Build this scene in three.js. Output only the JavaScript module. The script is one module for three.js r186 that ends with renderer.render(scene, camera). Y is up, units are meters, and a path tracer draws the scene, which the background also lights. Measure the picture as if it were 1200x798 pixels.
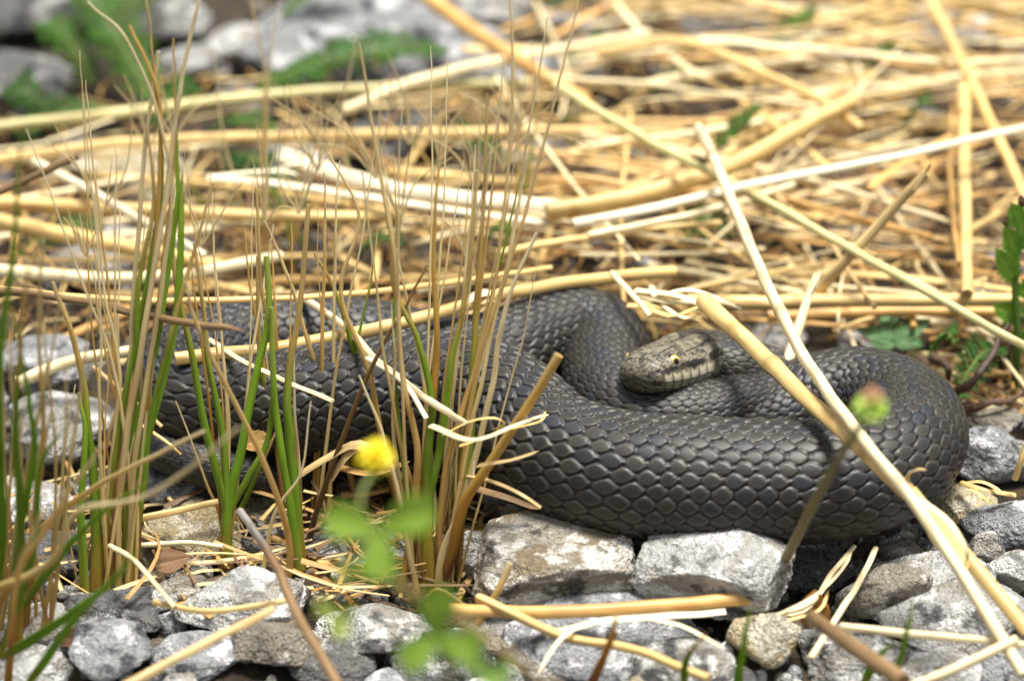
import * as THREE from 'three';
import { mergeVertices, mergeGeometries } from 'three/addons/utils/BufferGeometryUtils.js';
import { ImprovedNoise } from 'three/addons/math/ImprovedNoise.js';

// ---------------------------------------------------------------- camera, sky, sun, exposure
// Lengths in this script are millimetres; U turns them into metres when geometry is made.
const U = 0.001, D2R = Math.PI / 180;
const ELEV = 30 * D2R, DIST = 850, FRAME = 200;            // view elevation, distance to the target, frame width at the target
const scene = new THREE.Scene();
const camera = new THREE.PerspectiveCamera(2 * Math.atan((FRAME * 680 / 1024 / 2) / DIST) / D2R, 1024 / 680, 0.05, 20);
camera.position.set(0, DIST * Math.sin(ELEV) * U, DIST * Math.cos(ELEV) * U);
camera.lookAt(0, 0, 0);
camera.focus = 0.790; camera.userData.fStop = 11.5;
{ // overcast sky: brighter overhead, soft cloud mottling
  const w = 256, h = 128, d = new Float32Array(w * h * 4), nz = new ImprovedNoise();
  for (let j = 0; j < h; j++) for (let i = 0; i < w; i++) {
    const el = ((j + 0.5) / h - 0.5) * Math.PI, az = (i / w) * 2 * Math.PI, s = Math.max(0, Math.sin(el));
    const n = nz.noise(Math.cos(az) * 2.2 * Math.cos(el) + 7, Math.sin(az) * 2.2 * Math.cos(el), s * 3) * 0.10;
    const L = 0.46 * (1 + 2 * s) / 3 * (1 + n), o = (j * w + i) * 4;
    d[o] = L * 0.97; d[o + 1] = L * 1.0; d[o + 2] = L * 1.05; d[o + 3] = 1;
  }
  const t = new THREE.DataTexture(d, w, h, THREE.RGBAFormat, THREE.FloatType);
  t.mapping = THREE.EquirectangularReflectionMapping; t.magFilter = THREE.LinearFilter; t.needsUpdate = true;
  scene.background = t; scene.environment = t;
}
const sun = new THREE.DirectionalLight(new THREE.Color().setRGB(1, 0.95, 0.88), 4.0);
sun.position.set(0.4, 2.4, -0.22); sun.target.position.set(0, 0, 0);
sun.castShadow = true; sun.shadow.radius = 38; sun.shadow.mapSize.set(2048, 2048);
Object.assign(sun.shadow.camera, { left: -0.3, right: 0.3, top: 0.3, bottom: -0.3, near: 0.5, far: 5 });
scene.add(sun, sun.target);
const renderer = new THREE.WebGLRenderer({ antialias: true });
renderer.setSize(1024, 680);
renderer.toneMapping = THREE.LinearToneMapping; renderer.toneMappingExposure = 1.88;
renderer.shadowMap.enabled = true;

// ---------------------------------------------------------------- helpers
function rng(a) { return () => { a |= 0; a = a + 0x6D2B79F5 | 0; let t = Math.imul(a ^ a >>> 15, 1 | a); t = t + Math.imul(t ^ t >>> 7, 61 | t) ^ t; return ((t ^ t >>> 14) >>> 0) / 4294967296; }; }
const perlin = new ImprovedNoise(), noise = (x, y, z) => perlin.noise(x + 31.7, y + 17.3, z + 53.1);
const fbm = (x, y, z, o = 3) => { let a = 0, s = 0.5; for (let i = 0; i < o; i++) { a += s * noise(x, y, z); x *= 2.03; y *= 2.03; z *= 2.03; s *= 0.5; } return a; };
const V3 = (x, y, z) => new THREE.Vector3(x, y, z);
const clamp = (x, a = 0, b = 1) => Math.min(b, Math.max(a, x)), lerp = (a, b, t) => a + (b - a) * t;
const sst = (a, b, x) => { const t = clamp((x - a) / (b - a)); return t * t * (3 - 2 * t); };
const mix3 = (a, b, t) => [lerp(a[0], b[0], t), lerp(a[1], b[1], t), lerp(a[2], b[2], t)];
const hexCache = {};
const C = (h) => hexCache[h] ??= new THREE.Color(h).toArray();
const hash = (a, b) => { const s = Math.sin(a * 127.1 + b * 311.7) * 43758.5453; return s - Math.floor(s); };
// the ray through a point of the 1200 x 798 photograph, met with a level plane at height h or an upright plane at depth z
const camP = V3(0, DIST * Math.sin(ELEV), DIST * Math.cos(ELEV));
function ray(px, py) {
  const x = (px - 600) / 1200 * FRAME / DIST, y = -(py - 399) / 1200 * FRAME / DIST;
  return V3(x, y * Math.cos(ELEV) - Math.sin(ELEV), -y * Math.sin(ELEV) - Math.cos(ELEV));
}
const G = (px, py, h = 0) => { const d = ray(px, py), k = (h - camP.y) / d.y; return camP.clone().addScaledVector(d, k); };
const UP = (px, py, z) => { const d = ray(px, py), k = (z - camP.z) / d.z; return camP.clone().addScaledVector(d, k); };

const used = {};
function named(n) { const k = used[n] = (used[n] ?? -1) + 1; return k ? n + '_' + String(k).padStart(3, '0') : n; }
function tag(o, label, category, group, kind) { o.userData.label = label; if (category) o.userData.category = category; if (group) o.userData.group = group; if (kind) o.userData.kind = kind; return o; }
function mesh(name, g, m, parent) {
  const o = new THREE.Mesh(g, m); o.castShadow = o.receiveShadow = true;
  if (parent) { o.name = name; parent.add(o); } else { o.name = named(name); scene.add(o); }
  return o;
}
// a Group standing at base (millimetres); geometry added with put() is moved into its frame
function group(name, base) { const o = new THREE.Group(); o.name = named(name); o.position.copy(base).multiplyScalar(U); scene.add(o); o.userData.base = undefined; delete o.userData.base; return o; }
function put(name, g, m, parent) { g.translate(-parent.position.x, -parent.position.y, -parent.position.z); return mesh(name, g, m, parent); }
// one mesh, re-based so that its origin is at its own foot
function single(name, g, m) { g.computeBoundingBox(); const b = g.boundingBox, c = b.getCenter(V3()); c.y = b.min.y; g.translate(-c.x, -c.y, -c.z); const o = mesh(name, g, m); o.position.copy(c); return o; }

function geo(pos, col, idx, uv) {
  const g = new THREE.BufferGeometry();
  g.setAttribute('position', new THREE.Float32BufferAttribute(pos, 3));
  if (col) g.setAttribute('color', new THREE.Float32BufferAttribute(col, 3));
  if (uv) g.setAttribute('uv', new THREE.Float32BufferAttribute(uv, 2));
  if (idx) g.setIndex(idx);
  g.computeVertexNormals();
  return g;
}
// A closed, capped stalk or blade along control points. r(t): half width; flat: thickness / width; fold: V-fold of a blade
function sweep(P, { n = 16, m = 8, r, flat = 1, fold = 0, col, face, wob = 0, seed = 1, ridge = 0 }) {
  const curve = new THREE.CatmullRomCurve3(P, false, 'centripetal');
  const pos = [], color = [], idx = [], uv = [];
  let N = face ? face.clone() : V3(0, 1, 0.3);
  const T = V3(), B = V3(), p = V3(), q = V3();
  const len = P.reduce((s, v, i) => i ? s + v.distanceTo(P[i - 1]) : 0, 0);
  for (let i = 0; i <= n; i++) {
    const t = i / n; curve.getPoint(t, p); curve.getPoint(Math.min(1, t + 0.01), q); T.copy(q); curve.getPoint(Math.max(0, t - 0.01), q); T.sub(q).normalize();
    N.addScaledVector(T, -N.dot(T)); if (N.lengthSq() < 1e-4) N.set(T.y, -T.x, 0.01); N.normalize(); B.crossVectors(T, N);
    const R = Math.max(0.01, typeof r === 'function' ? r(t) : r), w1 = wob ? wob * noise(t * len / 9, seed, 0) : 0, w2 = wob ? wob * noise(t * len / 9, seed, 9) : 0;
    for (let k = 0; k <= m; k++) {
      const a = (k % m) / m * 2 * Math.PI, Q = ridge ? R * (1 + ridge * (hash(k % m, seed) - 0.5)) : R, x = Math.cos(a) * Q, y = Math.sin(a) * Q * flat + fold * Math.abs(x);
      pos.push((p.x + B.x * (x + w1) + N.x * (y + w2)) * U, (p.y + B.y * (x + w1) + N.y * (y + w2)) * U, (p.z + B.z * (x + w1) + N.z * (y + w2)) * U);
      const c = col(t, k % m, m); color.push(c[0], c[1], c[2]);
      uv.push(k / m * 2, t * len / 12);
    }
  }
  for (let i = 0; i < n; i++) for (let k = 0; k < m; k++) { const a = i * (m + 1) + k, b = a + m + 1; idx.push(a, a + 1, b, a + 1, b + 1, b); }
  for (const e of [0, n]) { // end caps
    const c = pos.length / 3, o = e * (m + 1); let x = 0, y = 0, z = 0;
    for (let k = 0; k < m; k++) { x += pos[(o + k) * 3]; y += pos[(o + k) * 3 + 1]; z += pos[(o + k) * 3 + 2]; }
    const base = c; pos.push(x / m, y / m, z / m); const cc = col(e / n, 0, m); color.push(cc[0] * 0.55, cc[1] * 0.5, cc[2] * 0.42); uv.push(0, 0);
    for (let k = 0; k <= m; k++) { const s = (o + k) * 3; pos.push(pos[s], pos[s + 1], pos[s + 2]); color.push(cc[0], cc[1], cc[2]); uv.push(0, 0); }
    for (let k = 0; k < m; k++) e ? idx.push(base, base + 2 + k, base + 1 + k) : idx.push(base, base + 1 + k, base + 2 + k);
  }
  return geo(pos, color, idx, uv);
}
const stops = (list) => { const s = list.map(([t, h]) => [t, C(h)]); return (t) => { for (let i = 1; i < s.length; i++) if (t <= s[i][0]) return mix3(s[i - 1][1], s[i][1], clamp((t - s[i - 1][0]) / (s[i][0] - s[i - 1][0]))); return s[s.length - 1][1]; }; };
// fibre streaks and blotches on a base colour
function streaky(base, seed, len, amt = 0.22) {
  const f = typeof base === 'function' ? base : () => base;
  return (t, k, m) => {
    const c = f(t), s = 1 + amt * (noise(k * 2.37, t * len / 30, seed) * 1.3 + noise(k * 0.6, t * len / 5, seed + 5) * 0.8), d = sst(0.22, 0.5, noise(t * len / 7, k * 0.5, seed + 11));
    return [c[0] * s * (1 - 0.25 * d), c[1] * s * (1 - 0.38 * d), c[2] * s * (1 - 0.45 * d)];
  };
}

// textures: fine mineral grain and fine soil, tileable value noise
function grainTexture(size, seed, layers, lo, hi) {
  const r = rng(seed), d = new Uint8Array(size * size * 4), f = new Float32Array(size * size);
  for (const [cells, amp] of layers) {
    const g = Float32Array.from({ length: cells * cells }, () => r());
    for (let y = 0; y < size; y++) for (let x = 0; x < size; x++) {
      const u = x / size * cells, v = y / size * cells, i = Math.floor(u), j = Math.floor(v), a = u - i, b = v - j, A = a * a * (3 - 2 * a), B = b * b * (3 - 2 * b), i1 = (i + 1) % cells, j1 = (j + 1) % cells;
      f[y * size + x] += amp * lerp(lerp(g[j * cells + i], g[j * cells + i1], A), lerp(g[j1 * cells + i], g[j1 * cells + i1], A), B);
    }
  }
  const tot = layers.reduce((s, l) => s + l[1], 0);
  for (let i = 0; i < size * size; i++) { const v = clamp((f[i] / tot - 0.5) * 1.9 + 0.5); d[i * 4] = d[i * 4 + 1] = d[i * 4 + 2] = 255 * lerp(lo, hi, v); d[i * 4 + 3] = 255; }
  const t = new THREE.DataTexture(d, size, size); t.wrapS = t.wrapT = THREE.RepeatWrapping; t.magFilter = THREE.LinearFilter; t.needsUpdate = true; return t;
}
const stoneGrain = grainTexture(512, 3, [[256, 1], [128, 0.8], [48, 0.7], [16, 0.5]], 0.66, 1.0);
const stoneBump = grainTexture(512, 9, [[256, 0.5], [96, 1], [32, 1.3]], 0, 1);
const M = {
  stone: new THREE.MeshStandardMaterial({ vertexColors: true, roughness: 0.78, map: stoneGrain, bumpMap: stoneBump, bumpScale: 0.0009 }),
  soil: new THREE.MeshStandardMaterial({ vertexColors: true, roughness: 0.95, map: stoneGrain, bumpMap: stoneBump, bumpScale: 0.0012 }),
  straw: new THREE.MeshPhysicalMaterial({ vertexColors: true, roughness: 0.47, specularIntensity: 0.9 }),
  dry: new THREE.MeshPhysicalMaterial({ vertexColors: true, roughness: 0.6 }),
  grass: new THREE.MeshPhysicalMaterial({ vertexColors: true, roughness: 0.65, specularIntensity: 0.4, transmission: 0.5, thickness: 0 }),
  leaf: new THREE.MeshPhysicalMaterial({ vertexColors: true, roughness: 0.8, specularIntensity: 0.3, side: THREE.DoubleSide, transmission: 0.3, thickness: 0 }),
  flower: new THREE.MeshStandardMaterial({ vertexColors: true, roughness: 0.7 }),
  snake: new THREE.MeshPhysicalMaterial({ vertexColors: true, roughness: 0.47, specularIntensity: 0.9 }),
  eye: new THREE.MeshPhysicalMaterial({ vertexColors: true, roughness: 0.12, clearcoat: 1, clearcoatRoughness: 0.03 }),
};

// ---------------------------------------------------------------- the ground
const soilH = (x, z) => -9 + 5 * noise(x / 42, z / 42, 3) + 2.0 * noise(x / 11, z / 11, 8) + 0.9 * noise(x / 3.2, z / 3.2, 1);
{
  const n = 260, pos = [], col = [], uv = [], idx = [], f = (u) => 190 * u + 2600 * u * u * u * u * u;
  for (let j = 0; j <= n; j++) for (let i = 0; i <= n; i++) {
    const x = f(i / n * 2 - 1), z = f(j / n * 2 - 1) - 20, y = soilH(x, z);
    pos.push(x * U, y * U, z * U); uv.push(x / 25, z / 25);
    const a = fbm(x / 14, z / 14, 4), b = noise(x / 3, z / 3, 20);
    let c = mix3(C('#3a3026'), C('#5d5142'), clamp(0.5 + a * 1.6)); c = mix3(c, C('#7d6338'), sst(0.15, 0.45, b) * 0.7);
    col.push(...c);
  }
  for (let j = 0; j < n; j++) for (let i = 0; i < n; i++) { const a = j * (n + 1) + i, b = a + n + 1; idx.push(a, b, a + 1, a + 1, b, b + 1); }
  tag(mesh('ground', geo(pos, col, idx, uv), M.soil), 'dark gritty soil under the gravel and straw', undefined, undefined, 'structure');
}

// ---------------------------------------------------------------- stones
const STONE = { // base, pale, dark, tan: amounts of pale veins, dark stain, tan crust
  grey: ['#b4b2ae', '#efeeea', '#565656', '#8a7a58', 0.4, 0.5, 0.4], blue: ['#a5a7a9', '#eceded', '#53565a', '#8a8478', 0.45, 0.45, 0.05],
  tan: ['#b0a99a', '#ebe7de', '#5d594f', '#84714f', 0.55, 0.35, 0.75], white: ['#c4c3bf', '#f0efec', '#6d6b66', '#9a8a66', 0.6, 0.35, 0.4],
  cream: ['#cdbf9c', '#ece4cc', '#7d735c', '#b49a62', 0.5, 0.2, 0.5], dark: ['#747473', '#c2c1be', '#3a3b3c', '#5e5646', 0.25, 0.5, 0.2],
  brown: ['#9b9385', '#d0cabf', '#524c42', '#7a6848', 0.3, 0.5, 0.5],
};
function stoneGeo(seed, detail, ax, ay, az, type, o = {}) {
  const r = rng(seed * 7919 + 13), planes = [], K = o.planes ?? 11;
  for (let i = 0; i < K; i++) { const z = r() * 2 - 1, a = r() * 2 * Math.PI, s = Math.sqrt(1 - z * z); planes.push([s * Math.cos(a), z, s * Math.sin(a), lerp(0.66, 0.98, r())]); }
  if (o.box) { planes.length = 3; for (const [a, b, c, d] of [[1, 0, 0, 0.86], [-1, 0, 0, 0.86], [0, 1, 0, 0.74], [0, -1, 0, 0.8], [0, 0, 1, 0.8], [0, 0, -1, 0.8]]) { const x = a + (r() - 0.5) * 0.4, y = b + (r() - 0.5) * 0.3, z = c + (r() - 0.5) * 0.4, l = Math.hypot(x, y, z); planes.push([x / l, y / l, z / l, d]); } }
  if (o.top) { const l = Math.hypot(o.top[0], 1, o.top[1]); planes.push([o.top[0] / l, 1 / l, o.top[1] / l, o.top[2] ?? 0.6]); }
  let g = new THREE.IcosahedronGeometry(1, detail); g.deleteAttribute('normal'); g.deleteAttribute('uv'); g = mergeVertices(g, 1e-4);
  const P = g.attributes.position, n = P.count, col = new Float32Array(n * 3), sh = o.sharp ?? 26, cs = o.cs ?? 1, ph = seed * 3.71;
  const [bc, pc, dc, tc, pa, da, ta] = STONE[type], b0 = C(bc), p0 = C(pc), d0 = C(dc), t0 = C(tc);
  for (let i = 0; i < n; i++) {
    let x = P.getX(i), y = P.getY(i), z = P.getZ(i), s = 1e-6;
    for (const [a, b, c, d] of planes) { const k = (a * x + b * y + c * z) / d; if (k > 0) s += Math.pow(k, sh); }
    let R = Math.min(1.12, Math.pow(s, -1 / sh));
    const lam = o.layer ? 0.02 * noise(ph, (y * R * ay) * 1.1 + 0.6 * noise(x * 2, ph, z * 2), 0) : 0;
    R *= 1 + 0.09 * fbm(x * 1.6 + ph, y * 1.6, z * 1.6) + 0.07 * fbm(x * 5 + ph, y * 5, z * 5) + (detail > 12 ? 0.03 * fbm(x * 17, y * 17 + ph, z * 17) : 0) + lam;
    x *= R * ax; y *= R * ay; z *= R * az; P.setXYZ(i, x * U, y * U, z * U);
    const q = cs / 5.5, w = 0.6 * noise(x * q * 1.3, y * q * 1.3 + ph, z * q);
    const pv = fbm(x * q * 0.8 + w + ph, y * q * 1.6 + w, z * q * 0.8, 4), dv = fbm(x * q * 1.1 + 40 + ph, y * q * 1.1, z * q * 1.1 + w, 4), tv = fbm(x * q * 0.6, y * q * 0.9 + 70 + ph, z * q * 0.6 + w, 4), fine = fbm(x * 1.9 * cs, y * 1.9 * cs + ph, z * 1.9 * cs, 2);
    let c = mix3(b0, t0, ta * sst(-0.05, 0.22, tv + fine * 0.35)); c = mix3(c, p0, sst(0.30 - pa * 0.5, 0.44 - pa * 0.5, pv + fine * 0.3)); c = mix3(c, d0, sst(0.30 - da * 0.42, 0.46 - da * 0.42, dv + fine * 0.3));
    const k = 1 + 0.5 * fine; col[i * 3] = c[0] * k; col[i * 3 + 1] = c[1] * k; col[i * 3 + 2] = c[2] * k;
  }
  g.setAttribute('color', new THREE.BufferAttribute(col, 3)); g.computeVertexNormals();
  g = g.toNonIndexed();
  const Q = g.attributes.position, uv = new Float32Array(Q.count * 2), A = V3(), B = V3(), D = V3();
  for (let i = 0; i < Q.count; i += 3) {
    A.fromBufferAttribute(Q, i); B.fromBufferAttribute(Q, i + 1).sub(A); D.fromBufferAttribute(Q, i + 2).sub(A); B.cross(D);
    const X = Math.abs(B.x), Y = Math.abs(B.y), Z = Math.abs(B.z), s = cs / 0.026;
    for (let k = 0; k < 3; k++) { D.fromBufferAttribute(Q, i + k); const u = X > Y && X > Z ? [D.z, D.y] : Y > Z ? [D.x, D.z] : [D.x, D.y]; uv[(i + k) * 2] = u[0] * s + seed * 0.37; uv[(i + k) * 2 + 1] = u[1] * s; }
  }
  g.setAttribute('uv', new THREE.BufferAttribute(uv, 2));
  return g;
}
const stoneSpots = [];
// centre in the photograph, width and height there, height of the centre above the snake's resting level
function stone(px, py, w, h, type, label, o = {}) {
  const c = G(px, py, o.h ?? -4), k = 1 + (c.z < 0 ? -c.z * 0.0010 : 0), ax = w / 12 * k * 1.06, az = ax * (o.deep ?? 0.85), ay = Math.max(ax * 0.38, (h / 12 * k - az * 0.5) / 0.866) * 1.04;
  const m = mesh('stone', stoneGeo(o.seed ?? Math.round(px * 3 + py), o.detail ?? clamp(Math.round(w / 5), 12, 30), ax, ay, az, type, o), M.stone);
  m.position.set(c.x * U, c.y * U, c.z * U); m.rotation.set(o.rx ?? 0, o.ry ?? 0, o.rz ?? 0);
  stoneSpots.push([c.x, c.z, Math.max(ax, az)]);
  return tag(m, label, 'stone', o.group);
}
stone(652, 655, 180, 122, 'tan', 'large flat-topped stone with white and tan crust, under the front coil', { box: 1, sharp: 34, seed: 5, h: 2, layer: 1, detail: 40, deep: 0.72, ry: 0.15, rx: 0.12 });
stone(730, 648, 66, 66, 'grey', 'small grey stone wedged between the two largest stones below the snake', { h: -6 });
stone(838, 664, 164, 132, 'white', 'large angular stone with white crest and blackish stained top below the snake', { box: 1, sharp: 34, seed: 12, h: 3.5, detail: 40, deep: 0.72, ry: -0.3, rx: 0.15, rz: 0.14 });
stone(955, 664, 84, 72, 'dark', 'dark slaty stone in the shade under the front coil', { h: -6, top: [0.3, 0.5, 0.6] });
stone(1038, 694, 92, 92, 'brown', 'rounded brownish grey stone leaning on a whitish one', { h: -2, sharp: 10, seed: 21 });
stone(1092, 688, 130, 96, 'white', 'whitish rough stone beside the crossed straws', { h: -4, seed: 23 });
stone(1006, 698, 52, 42, 'white', 'little pale stone beside the rounded brownish stone', { h: -5 });
stone(1052, 652, 60, 50, 'brown', 'brownish stone half under the front coil near the crossed straws', { h: -7 });
stone(1124, 592, 74, 66, 'cream', 'cream smooth stone touching the outer bend of the snake', { h: -3, sharp: 9 });
stone(1160, 532, 78, 84, 'blue', 'blue grey stone with frosty white cap beside the outer bend', { h: -3, seed: 31 });
stone(1198, 536, 46, 66, 'grey', 'grey stone behind the frosty-capped blue grey stone', { h: -4 });
stone(1178, 612, 86, 72, 'blue', 'rounded blue grey stone next to the cream stone', { h: -3, sharp: 9, seed: 33 });
stone(1154, 644, 42, 56, 'grey', 'narrow upright grey stone beside the crossed straws', { h: -3 });
stone(1190, 672, 66, 64, 'white', 'pale stone beside the narrow upright grey stone', { h: -4 });
stone(1116, 728, 150, 82, 'grey', 'wide grey stone with white streaks under the straw ends', { h: -4, seed: 41 });
stone(1186, 722, 70, 50, 'brown', 'brownish stone at the wide grey one with streaks', { h: -6 });
stone(903, 748, 76, 84, 'cream', 'rounded cream white stone past the end of the orange straw', { h: -2, sharp: 9, seed: 43 });
stone(700, 752, 178, 84, 'blue', 'broad blue grey stone with white patches in front of the orange straw', { h: -6, seed: 47, detail: 34 });
stone(790, 775, 110, 66, 'grey', 'grey white stone beside the broad blue grey one', { h: -6 });
stone(1000, 768, 124, 66, 'grey', 'low grey stone under the thin brown stick', { h: -7 });
stone(1100, 782, 96, 60, 'white', 'whitish low stone under the thin pale straw', { h: -6 });
stone(1180, 780, 96, 60, 'blue', 'blue grey stone under the straw ends', { h: -7 });
stone(205, 572, 92, 62, 'blue', 'smooth blue grey stone just below the tail', { h: -4, top: [0.1, 0.3, 0.6], seed: 53, sharp: 14 });
stone(222, 622, 112, 62, 'cream', 'yellowish cream stone between the grass tufts', { h: -5, top: [-0.1, 0.35, 0.62], seed: 55 });
stone(288, 706, 138, 88, 'white', 'white-veined stone in front of the green grass tuft', { h: -4, seed: 57, detail: 30 });
stone(212, 688, 60, 44, 'brown', 'small grey brown stone by the curled dead leaf', { h: -4, sharp: 9 });
stone(142, 716, 108, 78, 'dark', 'dark grey stone at the foot of the dry grass tuft', { h: -5, seed: 59 });
stone(126, 762, 100, 78, 'blue', 'smooth bluish stone in front of the dark grey stone', { h: -3, sharp: 11, seed: 61 });
stone(326, 752, 112, 88, 'brown', 'grey tan stone with layered edge below the white-veined stone', { h: -5, seed: 63, layer: 1 });
stone(58, 652, 86, 70, 'dark', 'dark speckled stone behind the blurred blades', { h: -4 });
stone(180, 700, 46, 34, 'white', 'small white stone beside the small grey brown stone', { h: -4 });
stone(232, 770, 84, 50, 'blue', 'pale bluish flat stone beside the smooth bluish one', { h: -6 });
stone(60, 740, 96, 64, 'grey', 'grey stone under the blurred green blades', { h: -7 });
stone(40, 790, 100, 60, 'white', 'whitish stone under the lowest blurred blade', { h: -8 });
stone(446, 742, 96, 58, 'grey', 'light grey stone behind the clover leaves', { h: -5 });
stone(545, 660, 70, 92, 'white', 'black and white speckled stone behind the orange grass stalk', { h: -6, seed: 67 });
stone(410, 640, 84, 66, 'grey', 'grey stone hidden behind the clover leaf', { h: -6 });
stone(392, 776, 84, 50, 'dark', 'dark grey stone below the brown grass stalk', { h: -7 });
stone(520, 778, 110, 60, 'dark', 'dark stone under the lower clover leaf', { h: -7 });
stone(600, 742, 84, 60, 'grey', 'grey stone by the root end of the orange straw', { h: -7 });
stone(72, 500, 128, 96, 'grey', 'large grey stone with frosty top behind the dry tuft', { h: -3, seed: 71, top: [0, 0.2, 0.6] });
stone(52, 430, 120, 66, 'blue', 'pale blue grey stone behind the frosty-topped grey stone', { h: -3 });
stone(40, 590, 76, 50, 'white', 'pale stone lying in front of the frosty-topped grey stone', { h: -6 });
stone(112, 570, 60, 46, 'grey', 'grey pebble between the dry tuft and the tail', { h: -6 });
stone(1166, 494, 60, 36, 'brown', 'small brownish stone by the dark roots', { h: -2, sharp: 9 });
stone(1196, 498, 44, 34, 'dark', 'dark pebble by the dark roots', { h: -4 });
// beyond the snake
stone(30, 90, 120, 100, 'dark', 'big dark grey rock beyond the fern leaf', { h: 2, seed: 81 });
stone(395, 40, 220, 110, 'blue', 'big pale bluish rock beyond the feathery leaf', { h: 0, seed: 83 });
stone(284, 48, 76, 46, 'white', 'whitish pebble beyond the tall dry stems', { h: -2 });
stone(222, 78, 84, 52, 'grey', 'pale grey pebble beyond the tall dry stems', { h: -3 });
stone(150, 200, 140, 84, 'cream', 'tan stone with a white end behind the tall dry stems', { h: -2, seed: 87, sharp: 9 });
stone(520, 66, 150, 84, 'blue', 'bluish white rock under the orange stalk', { h: -3, seed: 89 });
stone(635, 84, 120, 76, 'blue', 'pale bluish rock under the crossed pale straws', { h: -4, seed: 91 });
stone(470, 160, 110, 60, 'dark', 'dark stone in the hollow under the pale straws', { h: -5 });
stone(690, 30, 110, 60, 'white', 'whitish rock beyond the straw tangle', { h: -4 });
stone(610, 185, 100, 56, 'grey', 'grey stone under the straw behind the coil', { h: -6 });
stone(720, 200, 90, 56, 'blue', 'bluish stone between crossed straws behind the snake', { h: -6 });
stone(560, 20, 120, 76, 'grey', 'grey rock beyond the bluish white rock', { h: -3 });
stone(850, 40, 110, 60, 'blue', 'bluish rock under the far straw tangle', { h: -5 });
stone(1120, 36, 120, 56, 'white', 'pale rock under the far end of the tangle', { h: -4 });
stone(960, 60, 100, 50, 'dark', 'dark rock under the far straw tangle', { h: -5 });
stone(1010, 268, 90, 50, 'grey', 'grey stone showing through the straw tangle', { h: -6 });
stone(905, 395, 76, 46, 'white', 'pale stone showing behind the neck', { h: -6 });
stone(110, 300, 130, 66, 'grey', 'grey stone under the horizontal straws behind the dry tuft', { h: -6 });
stone(330, 190, 100, 60, 'white', 'pale stone behind the green stems', { h: -5 });
stone(36, 8, 150, 84, 'dark', 'dark rock at the far end of the fern leaves', { h: -2 });
stone(120, -8, 110, 60, 'grey', 'grey rock beyond the tall feathery leaf', { h: -3 });
stone(200, 20, 100, 80, 'grey', 'grey rock beyond the whitish pebble', { h: -3 });
stone(300, 120, 90, 60, 'brown', 'brown stone behind the tall dry stems', { h: -5 });
{ // loose gravel: the larger ones singly, the finest as one mass
  const r = rng(77), types = ['grey', 'blue', 'white', 'brown', 'dark', 'grey', 'cream'], proto = types.flatMap((t, i) => [0, 1, 2].map((k) => stoneGeo(500 + i * 3 + k, 7, 1, 0.72, 0.86, t, { sharp: 12, cs: 4 })));
  const free = (x, z, R) => stoneSpots.every(([a, b, c]) => Math.hypot(a - x, b - z) > (c + R) * 0.66);
  let n = 0;
  for (let tries = 0; tries < 6000 && n < 225; tries++) {
    const R = lerp(2.2, 5.4, Math.pow(r(), 1.3)), py = r() < 0.72 ? lerp(560, 830, r()) : lerp(-20, 560, r()), c = G(lerp(-20, 1220, r()), py, -7);
    if (!free(c.x, c.z, R)) continue;
    stoneSpots.push([c.x, c.z, R]); n++;
    const pick = Math.floor(r() * proto.length), o = mesh('gravel_stone', proto[pick], M.stone);
    o.scale.set(R, R * lerp(0.8, 1.15, r()), R); o.rotation.set(r() * 0.6, r() * 6.28, r() * 0.6);
    o.position.set(c.x * U, (soilH(c.x, c.z) + R * 0.25) * U, c.z * U);
    const kind = types[Math.floor(pick / 3)], word = { grey: 'grey', blue: 'bluish grey', white: 'whitish', brown: 'brownish', dark: 'dark grey', cream: 'cream' }[kind], where = py > 560 ? 'among the bigger stones before the snake' : 'under the straw behind the snake';
    tag(o, `${R > 4.6 ? 'small' : R > 3.4 ? 'little' : 'tiny'} ${word} gravel stone ${where}`, 'stone', 'loose gravel stones');
  }
  const parts = [], small = types.slice(0, 5).map((t, i) => stoneGeo(700 + i, 2, 1, 0.75, 0.9, t, { sharp: 10, cs: 2 })), e = new THREE.Euler(), q = new THREE.Quaternion(), m4 = new THREE.Matrix4();
  for (let i = 0; i < 5200; i++) {
    const wide = i > 3200, R = wide ? lerp(1.5, 5.5, Math.pow(r(), 1.6)) : lerp(0.7, 2.6, Math.pow(r(), 2)); let x = wide ? lerp(-360, 360, r()) : lerp(-190, 190, r()), z = wide ? lerp(-340, 260, r()) : i % 5 < 3 ? lerp(55, 125, r()) : lerp(-230, 60, r());
    if (wide && Math.abs(x) < 125 && z > -170 && z < 118) { x += Math.sign(x || 1) * 130; }
    q.setFromEuler(e.set(r() * 6, r() * 6, r() * 6)); m4.compose(V3(x * U, (soilH(x, z) + R * 0.3) * U, z * U), q, V3(R, R, R));
    parts.push(small[i % 5].clone().applyMatrix4(m4));
  }
  tag(mesh('gravel', mergeGeometries(parts), M.stone), 'fine grit and gravel chips lying between the stones', 'gravel', undefined, 'stuff');
}

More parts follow.
